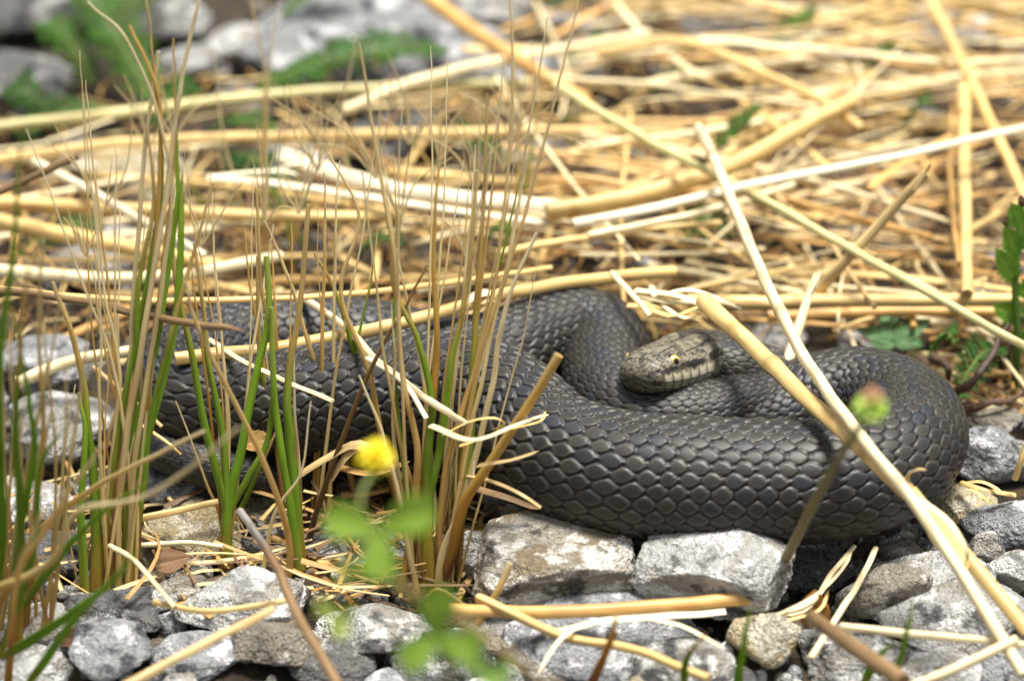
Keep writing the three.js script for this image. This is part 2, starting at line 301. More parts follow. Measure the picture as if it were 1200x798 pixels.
// ---------------------------------------------------------------- the snake
{
  const yaw = 55 * D2R, S = G(743, 441, 19), dir = V3(Math.cos(yaw), -0.28, -Math.sin(yaw)).normalize();
  // centre line: [point, radius]; the head first, then neck, coils and tail
  const ctrl = [[S, 4], [S.clone().addScaledVector(dir, 8), 5], [S.clone().addScaledVector(dir, 16), 5], [S.clone().addScaledVector(dir, 23), 5]];
  for (const [px, py, h, r] of [
    [866, 432, 11.2, 5.3], [896, 441, 9.6, 5.7], [911, 457, 8.2, 6.1], [898, 474, 7.6, 6.4], [862, 483, 7.6, 6.8], [800, 492, 7.6, 7.2], [748, 489, 7.8, 7.5], [715, 468, 8, 7.8], [708, 436, 8.2, 8.0],
    [712, 404, 8.6, 8.3], [686, 388, 8.8, 8.6], [640, 396, 9, 8.8], [590, 415, 9, 9.0], [535, 425, 9, 9.2], [480, 416, 9.2, 9.5], [420, 406, 9.6, 9.8], [350, 404, 10, 10.2], [285, 411, 10.2, 10.3], [232, 430, 10.3, 10.4],
    [207, 452, 10.4, 10.5], [228, 470, 10.6, 10.6], [285, 474, 11, 10.9], [350, 472, 11.8, 11.2], [420, 468, 12.8, 11.5], [490, 460, 14, 11.8], [548, 462, 14.6, 12.0], [597, 490, 14, 12.2], [645, 532, 13, 12.4],
    [715, 556, 12.6, 12.5], [800, 564, 12.5, 12.5], [890, 567, 12.4, 12.4], [970, 565, 12.2, 12.0], [1036, 547, 11.6, 11.4], [1068, 512, 10.8, 10.7], [1052, 478, 10, 10.0], [1005, 463, 9.2, 9.4], [955, 468, 8.2, 8.6],
    [915, 490, 6, 7.4], [860, 508, 4.6, 6.4], [780, 518, 3.4, 5.6], [690, 508, 1.0, 5.0], [600, 500, -1.2, 4.7], [500, 512, -2, 4.6], [400, 536, -2, 4.5], [310, 557, 0, 4.4], [250, 548, 3, 4.3], [205, 532, 4, 4.1], [172, 519, 4.4, 3.5], [152, 511, 4.2, 2.4], [142, 507, 4, 0.5],
  ]) { const k = clamp((r - 5.2) / 5, 0, 1) * 0.075; ctrl.push([G(px, py, h > r - 1 ? h * (1 - k * 0.8) : h), r * (1 - k)]); }
  const curve = new THREE.CatmullRomCurve3(ctrl.map((c) => c[0]), false, 'centripetal'), nc = ctrl.length - 1, fine = [];
  let L = 0, prev = null;
  for (let i = 0; i <= nc * 60; i++) { const t = i / (nc * 60), p = curve.getPoint(t); if (prev) L += p.distanceTo(prev); prev = p; const k = Math.min(nc - 1, Math.floor(t * nc)), f = t * nc - k; fine.push([L, p, lerp(ctrl[k][1], ctrl[k + 1][1], f * f * (3 - 2 * f))]); }
  const rings = []; // [s, point, radius]
  for (let s = 0, j = 0; s < L - 1e-3;) {
    while (fine[j + 1][0] < s) j++;
    const f = (s - fine[j][0]) / (fine[j + 1][0] - fine[j][0]);
    rings.push([s, fine[j][1].clone().lerp(fine[j + 1][1], f), lerp(fine[j][2], fine[j + 1][2], f)]);
    s += s < 0.8 ? 0.08 : s < 34 ? 0.17 : s < L - 230 ? 0.34 : 0.42;
  }
  const table = (T) => (a) => { for (let i = 1; i < T.length; i++) if (a <= T[i][0]) { const f = (a - T[i - 1][0]) / (T[i][0] - T[i - 1][0]); return lerp(T[i - 1][1], T[i][1], f); } return T[T.length - 1][1]; };
  const soft = (fn, w) => (a) => (fn(Math.max(0, a - w)) + 2 * fn(a) + fn(a + w)) / 4;
  const dome = (a) => Math.sqrt(clamp(1 - Math.pow(1 - Math.min(1, a / 3.0), 2)));
  const HW = soft(table([[0, 4.2], [2, 4.6], [6, 5.6], [9, 6.2], [14, 7.0], [19, 7.3], [23, 6.8], [28, 6.0], [34, 5.4]]), 1.2), HT = soft(table([[0, 2.5], [2, 3.0], [6, 4.0], [9, 4.3], [14, 4.4], [19, 4.5], [24, 4.7], [34, 5.4]]), 1), HB = soft(table([[0, 2.8], [2, 3.3], [6, 4.0], [10, 4.4], [16, 4.4], [22, 4.7], [34, 5.4]]), 1);
  const N = 272, ROWS = 22, PHID = 0.74 * Math.PI, W = 2 * PHID / ROWS;
  const phis = [], PB = PHID + 0.12, NB = 12; // fine steps over the scaly back, coarse ones under the belly
  for (let k = 0; k <= N; k++) phis.push(k < NB ? lerp(-Math.PI, -PB, k / NB) : k > N - NB ? lerp(PB, Math.PI, (k - N + NB) / NB) : lerp(-PB, PB, (k - NB) / (N - 2 * NB)));
  const nearest = (x, y, ax, ay) => { // nearest and second nearest centre of a staggered lattice
    const j0 = Math.round(y / ay); let d1 = 1e9, d2 = 1e9, cx = 0, cj = 0, ci = 0;
    for (let j = j0 - 1; j <= j0 + 1; j++) { const off = (j & 1) ? 0.5 : 0, i0 = Math.round(x / ax - off); for (let i = i0 - 1; i <= i0 + 1; i++) { const X = (i + off) * ax, d = Math.hypot(x - X, (y - j * ay) * 1.06); if (d < d1) { d2 = d1; d1 = d; cx = X; cj = j; ci = i; } else if (d < d2) d2 = d; } }
    return [d2 - d1, x - cx, y - cj * ay, ci, cj];
  };
  const skin = C('#050609'), scaleA = C('#211f1c'), scaleB = C('#2d2a26'), rim = C('#595449'), bluish = C('#1c2433'), headC = C('#7d7665'), headD = C('#332f26'), cream = C('#e4dcc0'), creamB = C('#b5ad92'), black = C('#131210');
  const seam = (a, l, a0, l0, a1, l1) => { const dx = a1 - a0, dy = l1 - l0, t = clamp(((a - a0) * dx + (l - l0) * dy) / (dx * dx + dy * dy)); return Math.hypot(a - a0 - t * dx, l - l0 - t * dy); };
  // relief (mm) and colour of the skin at ring s, angle phi
  function bodySkin(s, psi, phi, r) {
    if (Math.abs(phi) > PHID + W * 0.5) { const f = psi - Math.floor(psi); return [0.05 * f, mix3(C('#4c4843'), skin, sst(0.1, 0.0, Math.min(f, 1 - f)))]; }
    const ax = 0.318, ay = W; // in radii; rows widen towards the belly, spacing wanders a little
    const pw = phi * 1.1 - 0.022 * phi * phi * phi + 0.03 * noise(psi * 0.31, phi * 2, 4), xw = (psi + 0.22 * noise(psi * 0.23, phi * 2.2, 8)) * ax;
    const [e, dx, dy, ci, cj] = nearest(xw, pw, ax, ay);
    const v = Math.pow(Math.abs(dx) / (0.5 * ax), 1.55) + Math.pow(Math.abs(dy) / (0.62 * ay), 1.55), on = sst(1.08, 0.80, v), hsh = hash(ci + 3, cj + 11), h2 = hash(ci * 1.7 + 5, cj - 4);
    let h = r * (0.034 * on + 0.003 * sst(0.9, 0, v) + 0.028 * (dx / ax) * on);
    let c = mix3(scaleA, scaleB, hsh); c = mix3(c, rim, 0.4 * sst(0.9, 0.78, v) * sst(0.42, 0.66, v));
    const blotch = sst(0.12, 0.3, noise(ci * 0.42, cj * 0.55, 30)) * sst(1.7, 1.2, Math.abs(phi)); c = mix3(c, bluish, 0.6 * blotch * (0.6 + 0.4 * h2));
    const g = (0.86 + 0.28 * h2) * (1 + 0.3 * noise(s * 0.7, phi * r * 2.6, 3) + 0.3 * noise(s * 3, phi * r * 3, 7));
    c = [c[0] * g, c[1] * g, c[2] * g]; c = mix3(mix3(skin, bluish, 0.35 * sst(1.4, 0.3, Math.abs(phi))), c, on);
    return [h, c];
  }
  function headSkin(a, phi, X, Y) {
    const d = Math.abs(phi) / D2R, l = Math.abs(phi) * 4.6; let gd = 9, h = 0;
    const mouth = 109 - 4 * sst(10, 16, a) + 7 * sst(3, 0, a), g1 = fbm(a * 0.7, X * 0.7, Y * 0.7), g2 = fbm(a * 1.7, X * 2.2 + 9, Y * 2.2);
    let c = mix3(headC, headD, clamp(0.3 + g1 * 2.2 + g2 * 2.0)); 
    if (d < 62 && a < 19) { // head shields
      gd = Math.min(seam(a, l, 2.4, 0, 2.4, 4), seam(a, l, 4.4, 0, 4.6, 4.8), seam(a, l, 4.6, 1.7, 11.6, 1.25), seam(a, l, 11.6, 1.25, 12.6, 0), seam(a, l, 0.6, 0, 4.6, 0), seam(a, l, 12.4, 0, 18.5, 0), seam(a, l, 10.6, 1.3, 9.9, 4.6), seam(a, l, 10.6, 3.6, 18, 3.0), seam(a, l, 18, 3.0, 18.6, 0));
      h = -0.2 * sst(0.3, 0.0, gd); c = mix3(c, C('#1d1a15'), 0.9 * sst(0.24, 0.08, gd));
    } else {
      let q = 1, sz = 1;
      if (d > mouth - 28 && d < mouth && a > 1.2 && a < 17) { // pale upper lip shields
        const f = ((a - 0.6 + (mouth - d) * 0.02) / 2.35) % 1, e = Math.min(f, 1 - f) * 2.35; h = 0.12 * sst(0, 0.35, e);
        const top = mouth - 23 + 5 * Math.sin(f * Math.PI); const up = sst(top - 3, top + 3, d);
        c = mix3(c, mix3(cream, creamB, clamp(0.35 + g2 * 1.5)), up * sst(2.2, 3.6, a) * sst(18, 15, a)); c = mix3(c, headD, sst(0.26, 0.06, e) * 0.9); if (f > 0.72) c = mix3(c, C('#6e6450'), 0.45 * up);
      } else if (d >= mouth && d < mouth + 17 && a < 15) { // lower lip
        const f = ((a + 0.5) / 2.1) % 1, e = Math.min(f, 1 - f) * 2.1; h = 0.1 * sst(0, 0.3, e) - 0.1; c = mix3(mix3(c, creamB, sst(2, 4, a) * 0.8), headD, sst(0.3, 0.05, e));
      } else if (a > 8.5 || d > 100) { // temple, throat
        const [e, dx, dy, ci, cj] = nearest(a, l, 2.3, 1.25), on = sst(0.05, 0.4, e); h = 0.12 * on + 0.07 * dx / 2.3;
        const k = hash(ci + 40, cj + 2); c = mix3(mix3(headC, C('#9a9483'), k), headD, 0.35 * g1 + 0.1); if (d > 105) c = mix3(c, creamB, 0.3); c = mix3(headD, c, 0.25 + 0.75 * on);
      }
      h -= 0.3 * sst(2.2, 0.3, Math.abs(d - mouth)) * sst(0.3, 1.2, a) * sst(17, 15, a); if (Math.abs(d - mouth) < 1.6 && a < 16) c = mix3(c, black, 0.85);
    }
    const sw = 6.5 * (0.9 + 0.3 * g2); // dark line through the eye and the blotches behind it
    const blot = (a0, d0, ra, rd) => sst(1.15, 0.8, Math.hypot((a - a0) / ra, (d - d0) / rd) + g2 * 0.5);
    c = mix3(c, black, 0.92 * Math.max(blot(10.8, 78, 3.3, 7.5), blot(17.0, 74, 1.7, 11), blot(4.2, 80, 2.7, 5), 0.8 * blot(20.5, 88, 1.5, 8), 0.7 * blot(17, 40, 1.8, 7)));
    c = mix3(c, C('#3c2c1a'), 0.6 * blot(18.8, 70, 1.2, 5)); c = mix3(c, headD, 0.8 * sst(3.2, 0.8, a) * clamp(0.55 + g2 * 2.2));
    c = mix3(c, black, 0.9 * blot(1.9, 74, 0.42, 6)); h -= 0.25 * blot(1.9, 74, 0.4, 5); // nostril
    h += 0.32 * sst(2.6, 0.6, Math.hypot(a - 6.4, (d - 58) * 0.09)); // brow over the eye
    return [h, c];
  }
  const pos = [], col = [], idx = [], T = V3(), Nn = V3(), B = V3();
  let psi = 0, eyeAt = [];
  for (let i = 0; i < rings.length; i++) {
    const [s, p, r] = rings[i], n = rings[Math.min(rings.length - 1, i + 1)][1], o = rings[Math.max(0, i - 1)][1];
    T.subVectors(n, o).normalize(); Nn.set(0, 1, 0).addScaledVector(T, -T.y).normalize(); B.crossVectors(T, Nn);
    const roll = 13 * D2R * sst(40, 22, s); if (roll) { const b = B.clone(); B.multiplyScalar(Math.cos(roll)).addScaledVector(Nn, Math.sin(roll)); Nn.multiplyScalar(Math.cos(roll)).addScaledVector(b, -Math.sin(roll)); }
    if (i) psi += (s - rings[i - 1][0]) / (0.318 * r);
    const head = sst(33, 26, s), ex = 2 / lerp(2, 2.5, head * sst(0, 4, s));
    for (let k = 0; k <= N; k++) {
      const phi = phis[k % N === 0 ? 0 : k], sn = Math.sin(phi), cs = Math.cos(phi);
      const lump = 1 + 0.03 * noise(s / 26, 0.5, 2) + 0.02 * noise(s / 14, phi * 0.8, 6); let x = r * 1.03 * lump * sn, y = r * (cs < 0 ? 0.9 : 1) * lump * cs;
      if (head > 0) { const w = HW(s) * dome(s), t = (cs > 0 ? HT(s) : HB(s)) * dome(s); x = lerp(x, w * Math.sign(sn) * Math.pow(Math.abs(sn), ex), head); y = lerp(y, t * Math.sign(cs) * Math.pow(Math.abs(cs), ex), head); }
      let h, c; const hk = sst(21.5, 18, s + 1.2 * Math.cos(phi * 9));
      if (hk > 0.5) [h, c] = headSkin(s, phi, x, y); else { [h, c] = bodySkin(s, psi, phi, r); const nk = sst(60, 20, s); c = mix3(c, [c[0] * 1.5, c[1] * 1.45, c[2] * 1.25], nk); if (Math.abs(phi) > 1.5) c = mix3(c, creamB, 0.3 * nk); }
      h *= sst(0, 1.5, s); const il = 1 / Math.max(1e-3, Math.hypot(x, y)); x += x * il * h; y += y * il * h;
      pos.push((p.x + B.x * x + Nn.x * y) * U, (p.y + B.y * x + Nn.y * y) * U, (p.z + B.z * x + Nn.z * y) * U); col.push(c[0], c[1], c[2]);
    }
    if (!eyeAt.length && s >= 6.4) for (const sd of [1, -1]) { const w = HW(s), f = 67 * D2R, e2 = 2 / 2.5; eyeAt.push([p.clone().addScaledVector(B, sd * (w * Math.pow(Math.sin(f), e2) - 1.12)).addScaledVector(Nn, HT(s) * Math.pow(Math.cos(f), e2) + 0.05), B.clone().multiplyScalar(sd), Nn.clone(), T.clone()]); }
  }
  for (let i = 0; i < rings.length - 1; i++) for (let k = 0; k < N; k++) { const a = i * (N + 1) + k, b = a + N + 1; idx.push(a, b, a + 1, a + 1, b, b + 1); }
  const gs = geo(pos, col, idx); // join the seam's normals
  { const nm = gs.attributes.normal; for (let i = 0; i < rings.length; i++) { const a = i * (N + 1), b = a + N; const x = nm.getX(a) + nm.getX(b), y = nm.getY(a) + nm.getY(b), z = nm.getZ(a) + nm.getZ(b), l = Math.hypot(x, y, z) || 1; nm.setXYZ(a, x / l, y / l, z / l); nm.setXYZ(b, x / l, y / l, z / l); } }
  const base = G(640, 500, 0), snake = group('snake', base);
  tag(snake, 'dark grey coiled snake with scaly body and head resting on its coils', 'snake');
  put('body', gs, M.snake, snake);
  for (const [p, out, up, tan] of eyeAt) {
    const R = 1.5, g = new THREE.SphereGeometry(R * U, 40, 28), P = g.attributes.position, cl = [], v = V3();
    const fwd = out.clone().addScaledVector(tan, -0.35).addScaledVector(up, 0.12).normalize();
    for (let i = 0; i < P.count; i++) {
      v.fromBufferAttribute(P, i).normalize(); const d = Math.acos(clamp(v.dot(fwd), -1, 1)) / D2R, u = v.dot(up);
      let c = u > 0.02 ? C('#e0a040') : C('#7a4a1e'); c = mix3(C('#5a3a14'), C('#e2bd68'), sst(-0.15, 0.3, u + 0.15 * noise(v.x * 6, v.y * 6, v.z * 6)));
      c = mix3(c, C('#060504'), sst(30, 26, d)); c = mix3(c, C('#1a1510'), sst(54, 60, d)); cl.push(...c);
    }
    g.setAttribute('color', new THREE.Float32BufferAttribute(cl, 3)); g.translate(p.x * U, p.y * U, p.z * U); put('eye', g, M.eye, snake);
  }
}

// ---------------------------------------------------------------- dry straw
const strawMix = { gold: '#dbbc7a', pale: '#e5d6aa', white: '#dfd5b6', orange: '#cca260', brown: '#846a48', green: '#cfc78c', grey: '#8f8880', tan: '#c4aa76' };
const up = V3(0, 1, 0.3);
function strawGeo(P, w, tone, seed, o = {}) {
  const len = P.reduce((s, v, i) => i ? s + v.distanceTo(P[i - 1]) : 0, 0), n = clamp(Math.round(len / 2), 8, 90), nodes = o.nodes ?? [], r0 = w / 12;
  return sweep(P, { n, ridge: 0.16, m: o.m ?? 12, flat: o.flat ?? 1, wob: o.wob ?? 0.25, seed, face: o.face,
    r: (t) => { let r = r0 * lerp(1, o.taper ?? 0.86, t) * (1 + 0.07 * noise(t * len / 6, seed, 2)); for (const k of nodes) r *= 1 + 0.22 * Math.exp(-Math.pow((t - k) * len / 1.6, 2)); return o.tip ? r * Math.min(1, (1 - t) * 7 + 0.06) : r; },
    col: ((f) => (t, k, m) => { let c = f(t, k, m); for (const q of nodes) { const e = Math.exp(-Math.pow((t - q) * len / 1.1, 2)); c = mix3(c, C('#7d5428'), 0.6 * e); } return c; })(streaky(o.ramp ?? C(strawMix[tone] ?? tone), seed, len, o.streak ?? 0.42)) });
}
function straw(pts, w, tone, label, o = {}) {
  const P = pts.map(([x, y, h]) => G(x, y, h)), seed = Math.round(pts[0][0] * 7 + pts[0][1] * 3 + w);
  const name = o.name ?? 'straw_stem';
  if (!o.fray) return tag(single(name, strawGeo(P, w, tone, seed, o), M.straw), label, o.category ?? 'straw', o.group);
  const g = group(name, P[0].clone().setY(Math.min(...P.map((p) => p.y))));
  put('stem', strawGeo(P, w, tone, seed, o), M.straw, g);
  for (const f of o.fray) put('sheath_strip', strawGeo(f.pts.map(([x, y, h]) => G(x, y, h)), f.w, f.tone ?? tone, seed + f.w, { flat: 0.18, tip: 1, m: 8, wob: 0.4 }), M.dry, g);
  return tag(g, label, o.category ?? 'straw', o.group);
}
straw([[824, 352, 24], [880, 404, 24], [940, 462, 26], [1000, 517, 27], [1045, 560, 25], [1092, 606, 20], [1205, 742, 9]], 19, 'gold', 'thick straw lying across the coils, with a ragged sheath at its lower half', { taper: 0.8, nodes: [0.24, 0.72],
  fray: [{ pts: [[1066, 582, 23], [1062, 560, 27], [1076, 550, 30], [1086, 551, 30]], w: 9, tone: 'tan' }, { pts: [[1066, 575, 25], [1100, 615, 21], [1130, 650, 17], [1132, 668, 15]], w: 15, tone: 'gold' }, { pts: [[1070, 580, 24], [1110, 612, 24], [1134, 648, 20], [1128, 662, 15]], w: 8, tone: 'pale' }, { pts: [[1078, 588, 22], [1092, 628, 18], [1116, 656, 14]], w: 7, tone: 'pale' }] });
straw([[819, 150, 28], [846, 207, 30], [880, 290, 31], [938, 410, 30], [1000, 500, 30], [1080, 600, 24], [1200, 790, 8]], 13, 'pale', 'long thin straw with a dark joint, crossing over the thick straw on the coils', { taper: 1.05, nodes: [0.44, 0.1] });
straw([[205, 421, 21], [320, 408, 21], [440, 385, 21], [545, 358, 20], [570, 349, 20], [660, 332, 18], [790, 318, 15]], 15, 'gold', 'straw with a knobbly joint lying along the back of the rear coil', { nodes: [0.6], taper: 0.95, fray: [{ pts: [[545, 352, 21], [566, 343, 22], [580, 346, 21]], w: 12, tone: 'pale' }, { pts: [[556, 356, 20], [574, 352, 21], [586, 354, 19]], w: 8, tone: 'tan' }] });
straw([[-10, 338, 27], [160, 352, 28], [280, 351, 28], [400, 345, 26], [520, 332, 23], [646, 314, 18]], 7, 'gold', 'thin level straw passing behind the grass stems above the rear coil', { nodes: [0.3] });
straw([[-10, 340, 32], [90, 352, 36], [160, 368, 40], [230, 380, 46], [290, 388, 52]], 9, 'brown', 'reddish brown stalk slanting out of the dry tuft over the snake', { nodes: [0.5], tip: 1 });
straw([[-10, 237, 10], [110, 242, 11], [280, 252, 10], [470, 255, 8]], 17, 'gold', 'thick level straw behind the grass stems', { nodes: [0.58] });
straw([[-10, 258, 8], [60, 272, 9], [140, 288, 9], [260, 312, 8]], 20, 'gold', 'thick rough straw slanting under the level straws', {});
straw([[-10, 316, 6], [120, 326, 7], [210, 322, 8], [330, 300, 8]], 15, 'pale', 'pale straw behind the reddish brown stalk', {});
straw([[20, 448, 6], [80, 425, 8], [170, 408, 12], [240, 385, 14], [300, 378, 13]], 14, 'pale', 'pale straw leaning from the blue grey stone to the rear coil', {});
straw([[244, 207, 16], [330, 215, 17], [420, 228, 17], [560, 250, 14], [650, 262, 12]], 10, 'white', 'whitish flat straw with split end behind the grass stems', { flat: 0.4, fray: [{ pts: [[244, 207, 16], [320, 200, 18], [350, 205, 18]], w: 5 }, { pts: [[300, 205, 17], [360, 190, 20], [400, 196, 19]], w: 4 }] });
straw([[330, 182, 14], [400, 205, 15], [480, 224, 15], [600, 236, 14], [720, 250, 13]], 24, 'white', 'wide bleached straw lying behind the rear coil', { flat: 0.55 });
straw([[640, 248, 15], [740, 230, 16], [850, 196, 17], [930, 155, 18], [1000, 118, 18]], 23, 'gold', 'thickest golden straw slanting up through the tangle', { nodes: [0.45] });
straw([[495, -8, 12], [560, 40, 13], [640, 92, 14], [690, 120, 14]], 21, 'orange', 'thick orange straw coming down onto the pale crossed straws', {});
straw([[650, 100, 22], [760, 165, 23], [880, 226, 23], [1040, 316, 21], [1205, 408, 16]], 12, 'green', 'long straight greenish straw running down through the tangle', { nodes: [0.5] });
straw([[672, 262, 20], [780, 240, 22], [880, 216, 24], [1040, 186, 26], [1205, 148, 28]], 13, 'white', 'long white straw crossing over the golden tangle', { flat: 0.7, streak: 0.15 });
straw([[690, 276, 16], [780, 258, 17], [860, 238, 18], [930, 216, 17]], 9, 'pale', 'thin pale straw just under the long white one', {});
straw([[958, 342, 12], [985, 312, 18], [1040, 252, 28], [1085, 203, 37]], 14, 'tan', 'broken straw end sticking up out of the tangle', { taper: 0.8, fray: [{ pts: [[1070, 222, 34], [1086, 200, 38], [1090, 192, 40]], w: 5 }] });
straw([[806, 354, 12], [900, 355, 12], [960, 352, 12], [1080, 352, 11], [1205, 351, 10]], 18, 'gold', 'smooth level straw just behind the right loop of the body'.replace('right loop of the body', 'looped end of the body'), { nodes: [0.38] });
straw([[900, 370, 5], [1000, 366, 5], [1100, 364, 5], [1205, 366, 5]], 14, 'orange', 'orange straw tucked under the smooth level straw', {});
straw([[922, 428, 13], [938, 375, 18], [958, 322, 24]], 13, 'pale', 'short pale broken straw standing behind the neck', { taper: 0.7, fray: [{ pts: [[945, 350, 21], [962, 316, 26]], w: 5, tone: 'white' }] });
straw([[1129, 105, 18], [1131, 210, 18], [1133, 345, 14]], 17, 'gold', 'straw pointing straight away from the snake across the tangle', {});
straw([[1085, -10, 16], [1120, 60, 17], [1160, 140, 17], [1210, 250, 15]], 15, 'gold', 'straw running down the far side of the tangle', {});
straw([[700, 60, 18], [800, 50, 19], [900, 90, 18], [960, 118, 17], [1010, 150, 15]], 13, 'gold', 'bowed straw over the far stones', {});
straw([[-10, 150, 6], [160, 130, 8], [330, 110, 9], [470, 102, 9], [620, 96, 8]], 15, 'green', 'long pale greenish straw beyond the grass stems', {});
straw([[-10, 188, 8], [140, 168, 9], [250, 162, 9], [480, 156, 9], [800, 152, 8]], 13, 'gold', 'long golden straw parallel to the pale greenish one', { nodes: [0.6] });
straw([[40, 190, 14], [120, 232, 15], [200, 278, 14], [240, 300, 12]], 11, 'white', 'whitish straw slanting down behind the dry tuft', {});
straw([[-10, 228, 30], [40, 207, 34], [92, 183, 38]], 9, 'brown', 'short orange brown stalk poking up beside the dry tuft', { taper: 1 });
straw([[400, 130, 10], [520, 86, 12], [640, 62, 13], [760, 40, 12]], 15, 'pale', 'pale straw rising across the bluish rocks', {});
straw([[498, 714, 3], [620, 718, 4], [740, 713, 4], [884, 700, 3]], 14, 'orange', 'smooth orange straw lying in front of the two largest stones', { taper: 1.1 });
straw([[560, 700, 5], [660, 745, 6], [740, 760, 7], [830, 795, 8]], 10, 'gold', 'thin gold straw over the broad blue grey stone', {});
straw([[640, 745, 5], [700, 728, 7], [780, 722, 6], [850, 716, 5]], 9, 'white', 'bleached sheath strip lying along the orange straw', { flat: 0.3, fray: [{ pts: [[700, 728, 7], [660, 745, 8], [630, 790, 6]], w: 5 }, { pts: [[760, 724, 7], [800, 735, 7], [850, 760, 5]], w: 5, tone: 'pale' }] });
straw([[950, 722, 16], [1000, 756, 19], [1060, 798, 22]], 15, 'brown', 'thin brown stick pointing at the camera in front of the snake'.replace('pointing at the camera in front of', 'lying well clear of'), { taper: 1.2 });
straw([[985, 735, 10], [1090, 744, 10], [1210, 757, 10]], 9, 'pale', 'thin pale straw over the low grey stone', {});
straw([[1060, 808, 10], [1120, 782, 11], [1190, 748, 12]], 11, 'pale', 'pale straw end crossing under the long thin straw', {});
straw([[1190, 560, 6], [1196, 545, 10], [1204, 520, 14]], 8, 'gold', 'short gold straw between the grey pebbles', {});
straw([[282, 599, 10], [300, 625, 12], [326, 668, 16], [345, 715, 17], [398, 806, 16]], 9, 'grey', 'grey and brown dead stalk standing up among the front stones', { ramp: stops([[0, '#a09c96'], [0.3, '#746f6a'], [0.42, '#7a6044'], [1, '#8f7450']]), taper: 1.2 });
straw([[90, 622, 2], [180, 604, 3], [255, 588, 3]], 9, 'gold', 'gold straw lying on the yellowish cream stone', {});
straw([[155, 640, 0], [220, 637, 1], [262, 640, 2]], 6, 'pale', 'short pale straw on the front of the yellowish cream stone', {});
straw([[180, 706, 6], [240, 716, 7], [335, 704, 8]], 7, 'gold', 'thin bowed straw over the white-veined stone', {});
straw([[145, 806, 14], [230, 760, 16], [320, 714, 16]], 10, 'tan', 'tan stalk slanting over the bluish flat stone', {});
straw([[128, 640, 6], [160, 660, 8], [205, 712, 8]], 6, 'pale', 'thin pale straw slanting past the small white stone', {});
straw([[900, 727, 2], [950, 706, 3], [975, 672, 3], [1001, 640, 3]], 6, 'pale', 'split pale fibre bundle hanging from under the front coil', { fray: [{ pts: [[902, 726, 2], [955, 698, 5], [990, 660, 4], [1001, 640, 3]], w: 4 }, { pts: [[925, 728, 2], [960, 715, 3], [972, 690, 3]], w: 4, tone: 'gold' }, { pts: [[890, 720, 2], [940, 716, 3], [965, 690, 3]], w: 3 }] });
straw([[950, 770, 6], [985, 715, 5], [1008, 680, 4], [1027, 641, 3]], 7, 'pale', 'single pale fibre hanging from under the front coil beside the rounded brownish stone', { flat: 0.5 });
straw([[1126, 566, 3], [1150, 572, 4], [1190, 580, 2]], 8, 'gold', 'tuft of gold fibres beside the cream stone', { flat: 0.5, fray: [{ pts: [[1126, 566, 3], [1150, 564, 5], [1175, 577, 4]], w: 5 }, { pts: [[1130, 566, 3], [1150, 580, 4], [1160, 590, 2]], w: 5 }] });
straw([[160, 495, 10], [200, 522, 10], [212, 532, 8]], 5, 'gold', 'thin straw lying over the tail', { taper: 0.5 });
straw([[110, 430, 12], [165, 478, 13], [190, 500, 11]], 5, 'tan', 'thin tan straw leaning on the outer coil beside the dry tuft', {});
straw([[245, 398, 20], [290, 425, 24], [335, 447, 24], [390, 470, 26]], 7, 'pale', 'pale straw lying on the long coil behind the grass', { flat: 0.5 });
straw([[350, 345, 20], [400, 380, 24], [450, 430, 28], [520, 480, 27], [545, 496, 24]], 9, 'pale', 'pale straw slanting over the long coil to the curled dry leaves', {});
straw([[430, 420, 29], [470, 445, 30], [500, 490, 28]], 6, 'white', 'narrow white straw beside the slanting pale one', { flat: 0.5 });
// straw wisp with curled sheaths behind the head
straw([[742, 345, 17], [790, 355, 19], [830, 352, 18], [860, 358, 16]], 8, 'pale', 'shredded bundle of pale sheaths curling behind the head', { flat: 0.5, fray: [{ pts: [[745, 340, 18], [800, 348, 21], [840, 366, 18]], w: 8, tone: 'pale' }, { pts: [[760, 362, 18], [790, 370, 20], [820, 358, 20], [838, 366, 18], [830, 374, 17]], w: 7, tone: 'gold' }, { pts: [[750, 352, 17], [810, 340, 22], [870, 362, 16]], w: 6, tone: 'white' }, { pts: [[765, 335, 17], [770, 350, 18], [800, 372, 18], [826, 370, 18]], w: 6, tone: 'pale' }, { pts: [[735, 358, 16], [780, 360, 18], [820, 376, 16]], w: 7, tone: 'gold' }] });
straw([[716, 320, 20], [740, 345, 21], [762, 370, 19]], 7, 'pale', 'thin straw bent down against the rear coil', {});
// curled dry leaves between the grass stalks and the coil
straw([[345, 560, 6], [385, 535, 12], [420, 520, 16], [450, 540, 14], [470, 560, 10]], 12, 'tan', 'curled dry leaf strip beside the yellow flower', { flat: 0.25, name: 'dry_leaf_strip', category: 'dry leaf', fray: [{ pts: [[390, 560, 8], [410, 530, 14], [425, 525, 14], [428, 545, 10]], w: 12, tone: 'tan' }, { pts: [[400, 548, 10], [440, 555, 12], [480, 540, 12]], w: 9, tone: 'orange' }] });
straw([[505, 500, 24], [560, 515, 30], [600, 500, 30], [640, 487, 26]], 9, 'pale', 'dry strip looping out from the orange grass stalks onto the coil', { flat: 0.3, name: 'dry_leaf_strip', category: 'dry leaf', fray: [{ pts: [[520, 510, 24], [555, 492, 30], [580, 490, 31], [590, 497, 29], [575, 503, 27]], w: 4, tone: 'gold' }, { pts: [[560, 545, 22], [590, 540, 26], [632, 528, 26]], w: 8, tone: 'tan' }, { pts: [[540, 522, 25], [590, 505, 30], [630, 495, 28], [640, 482, 26]], w: 4, tone: 'gold' }] });
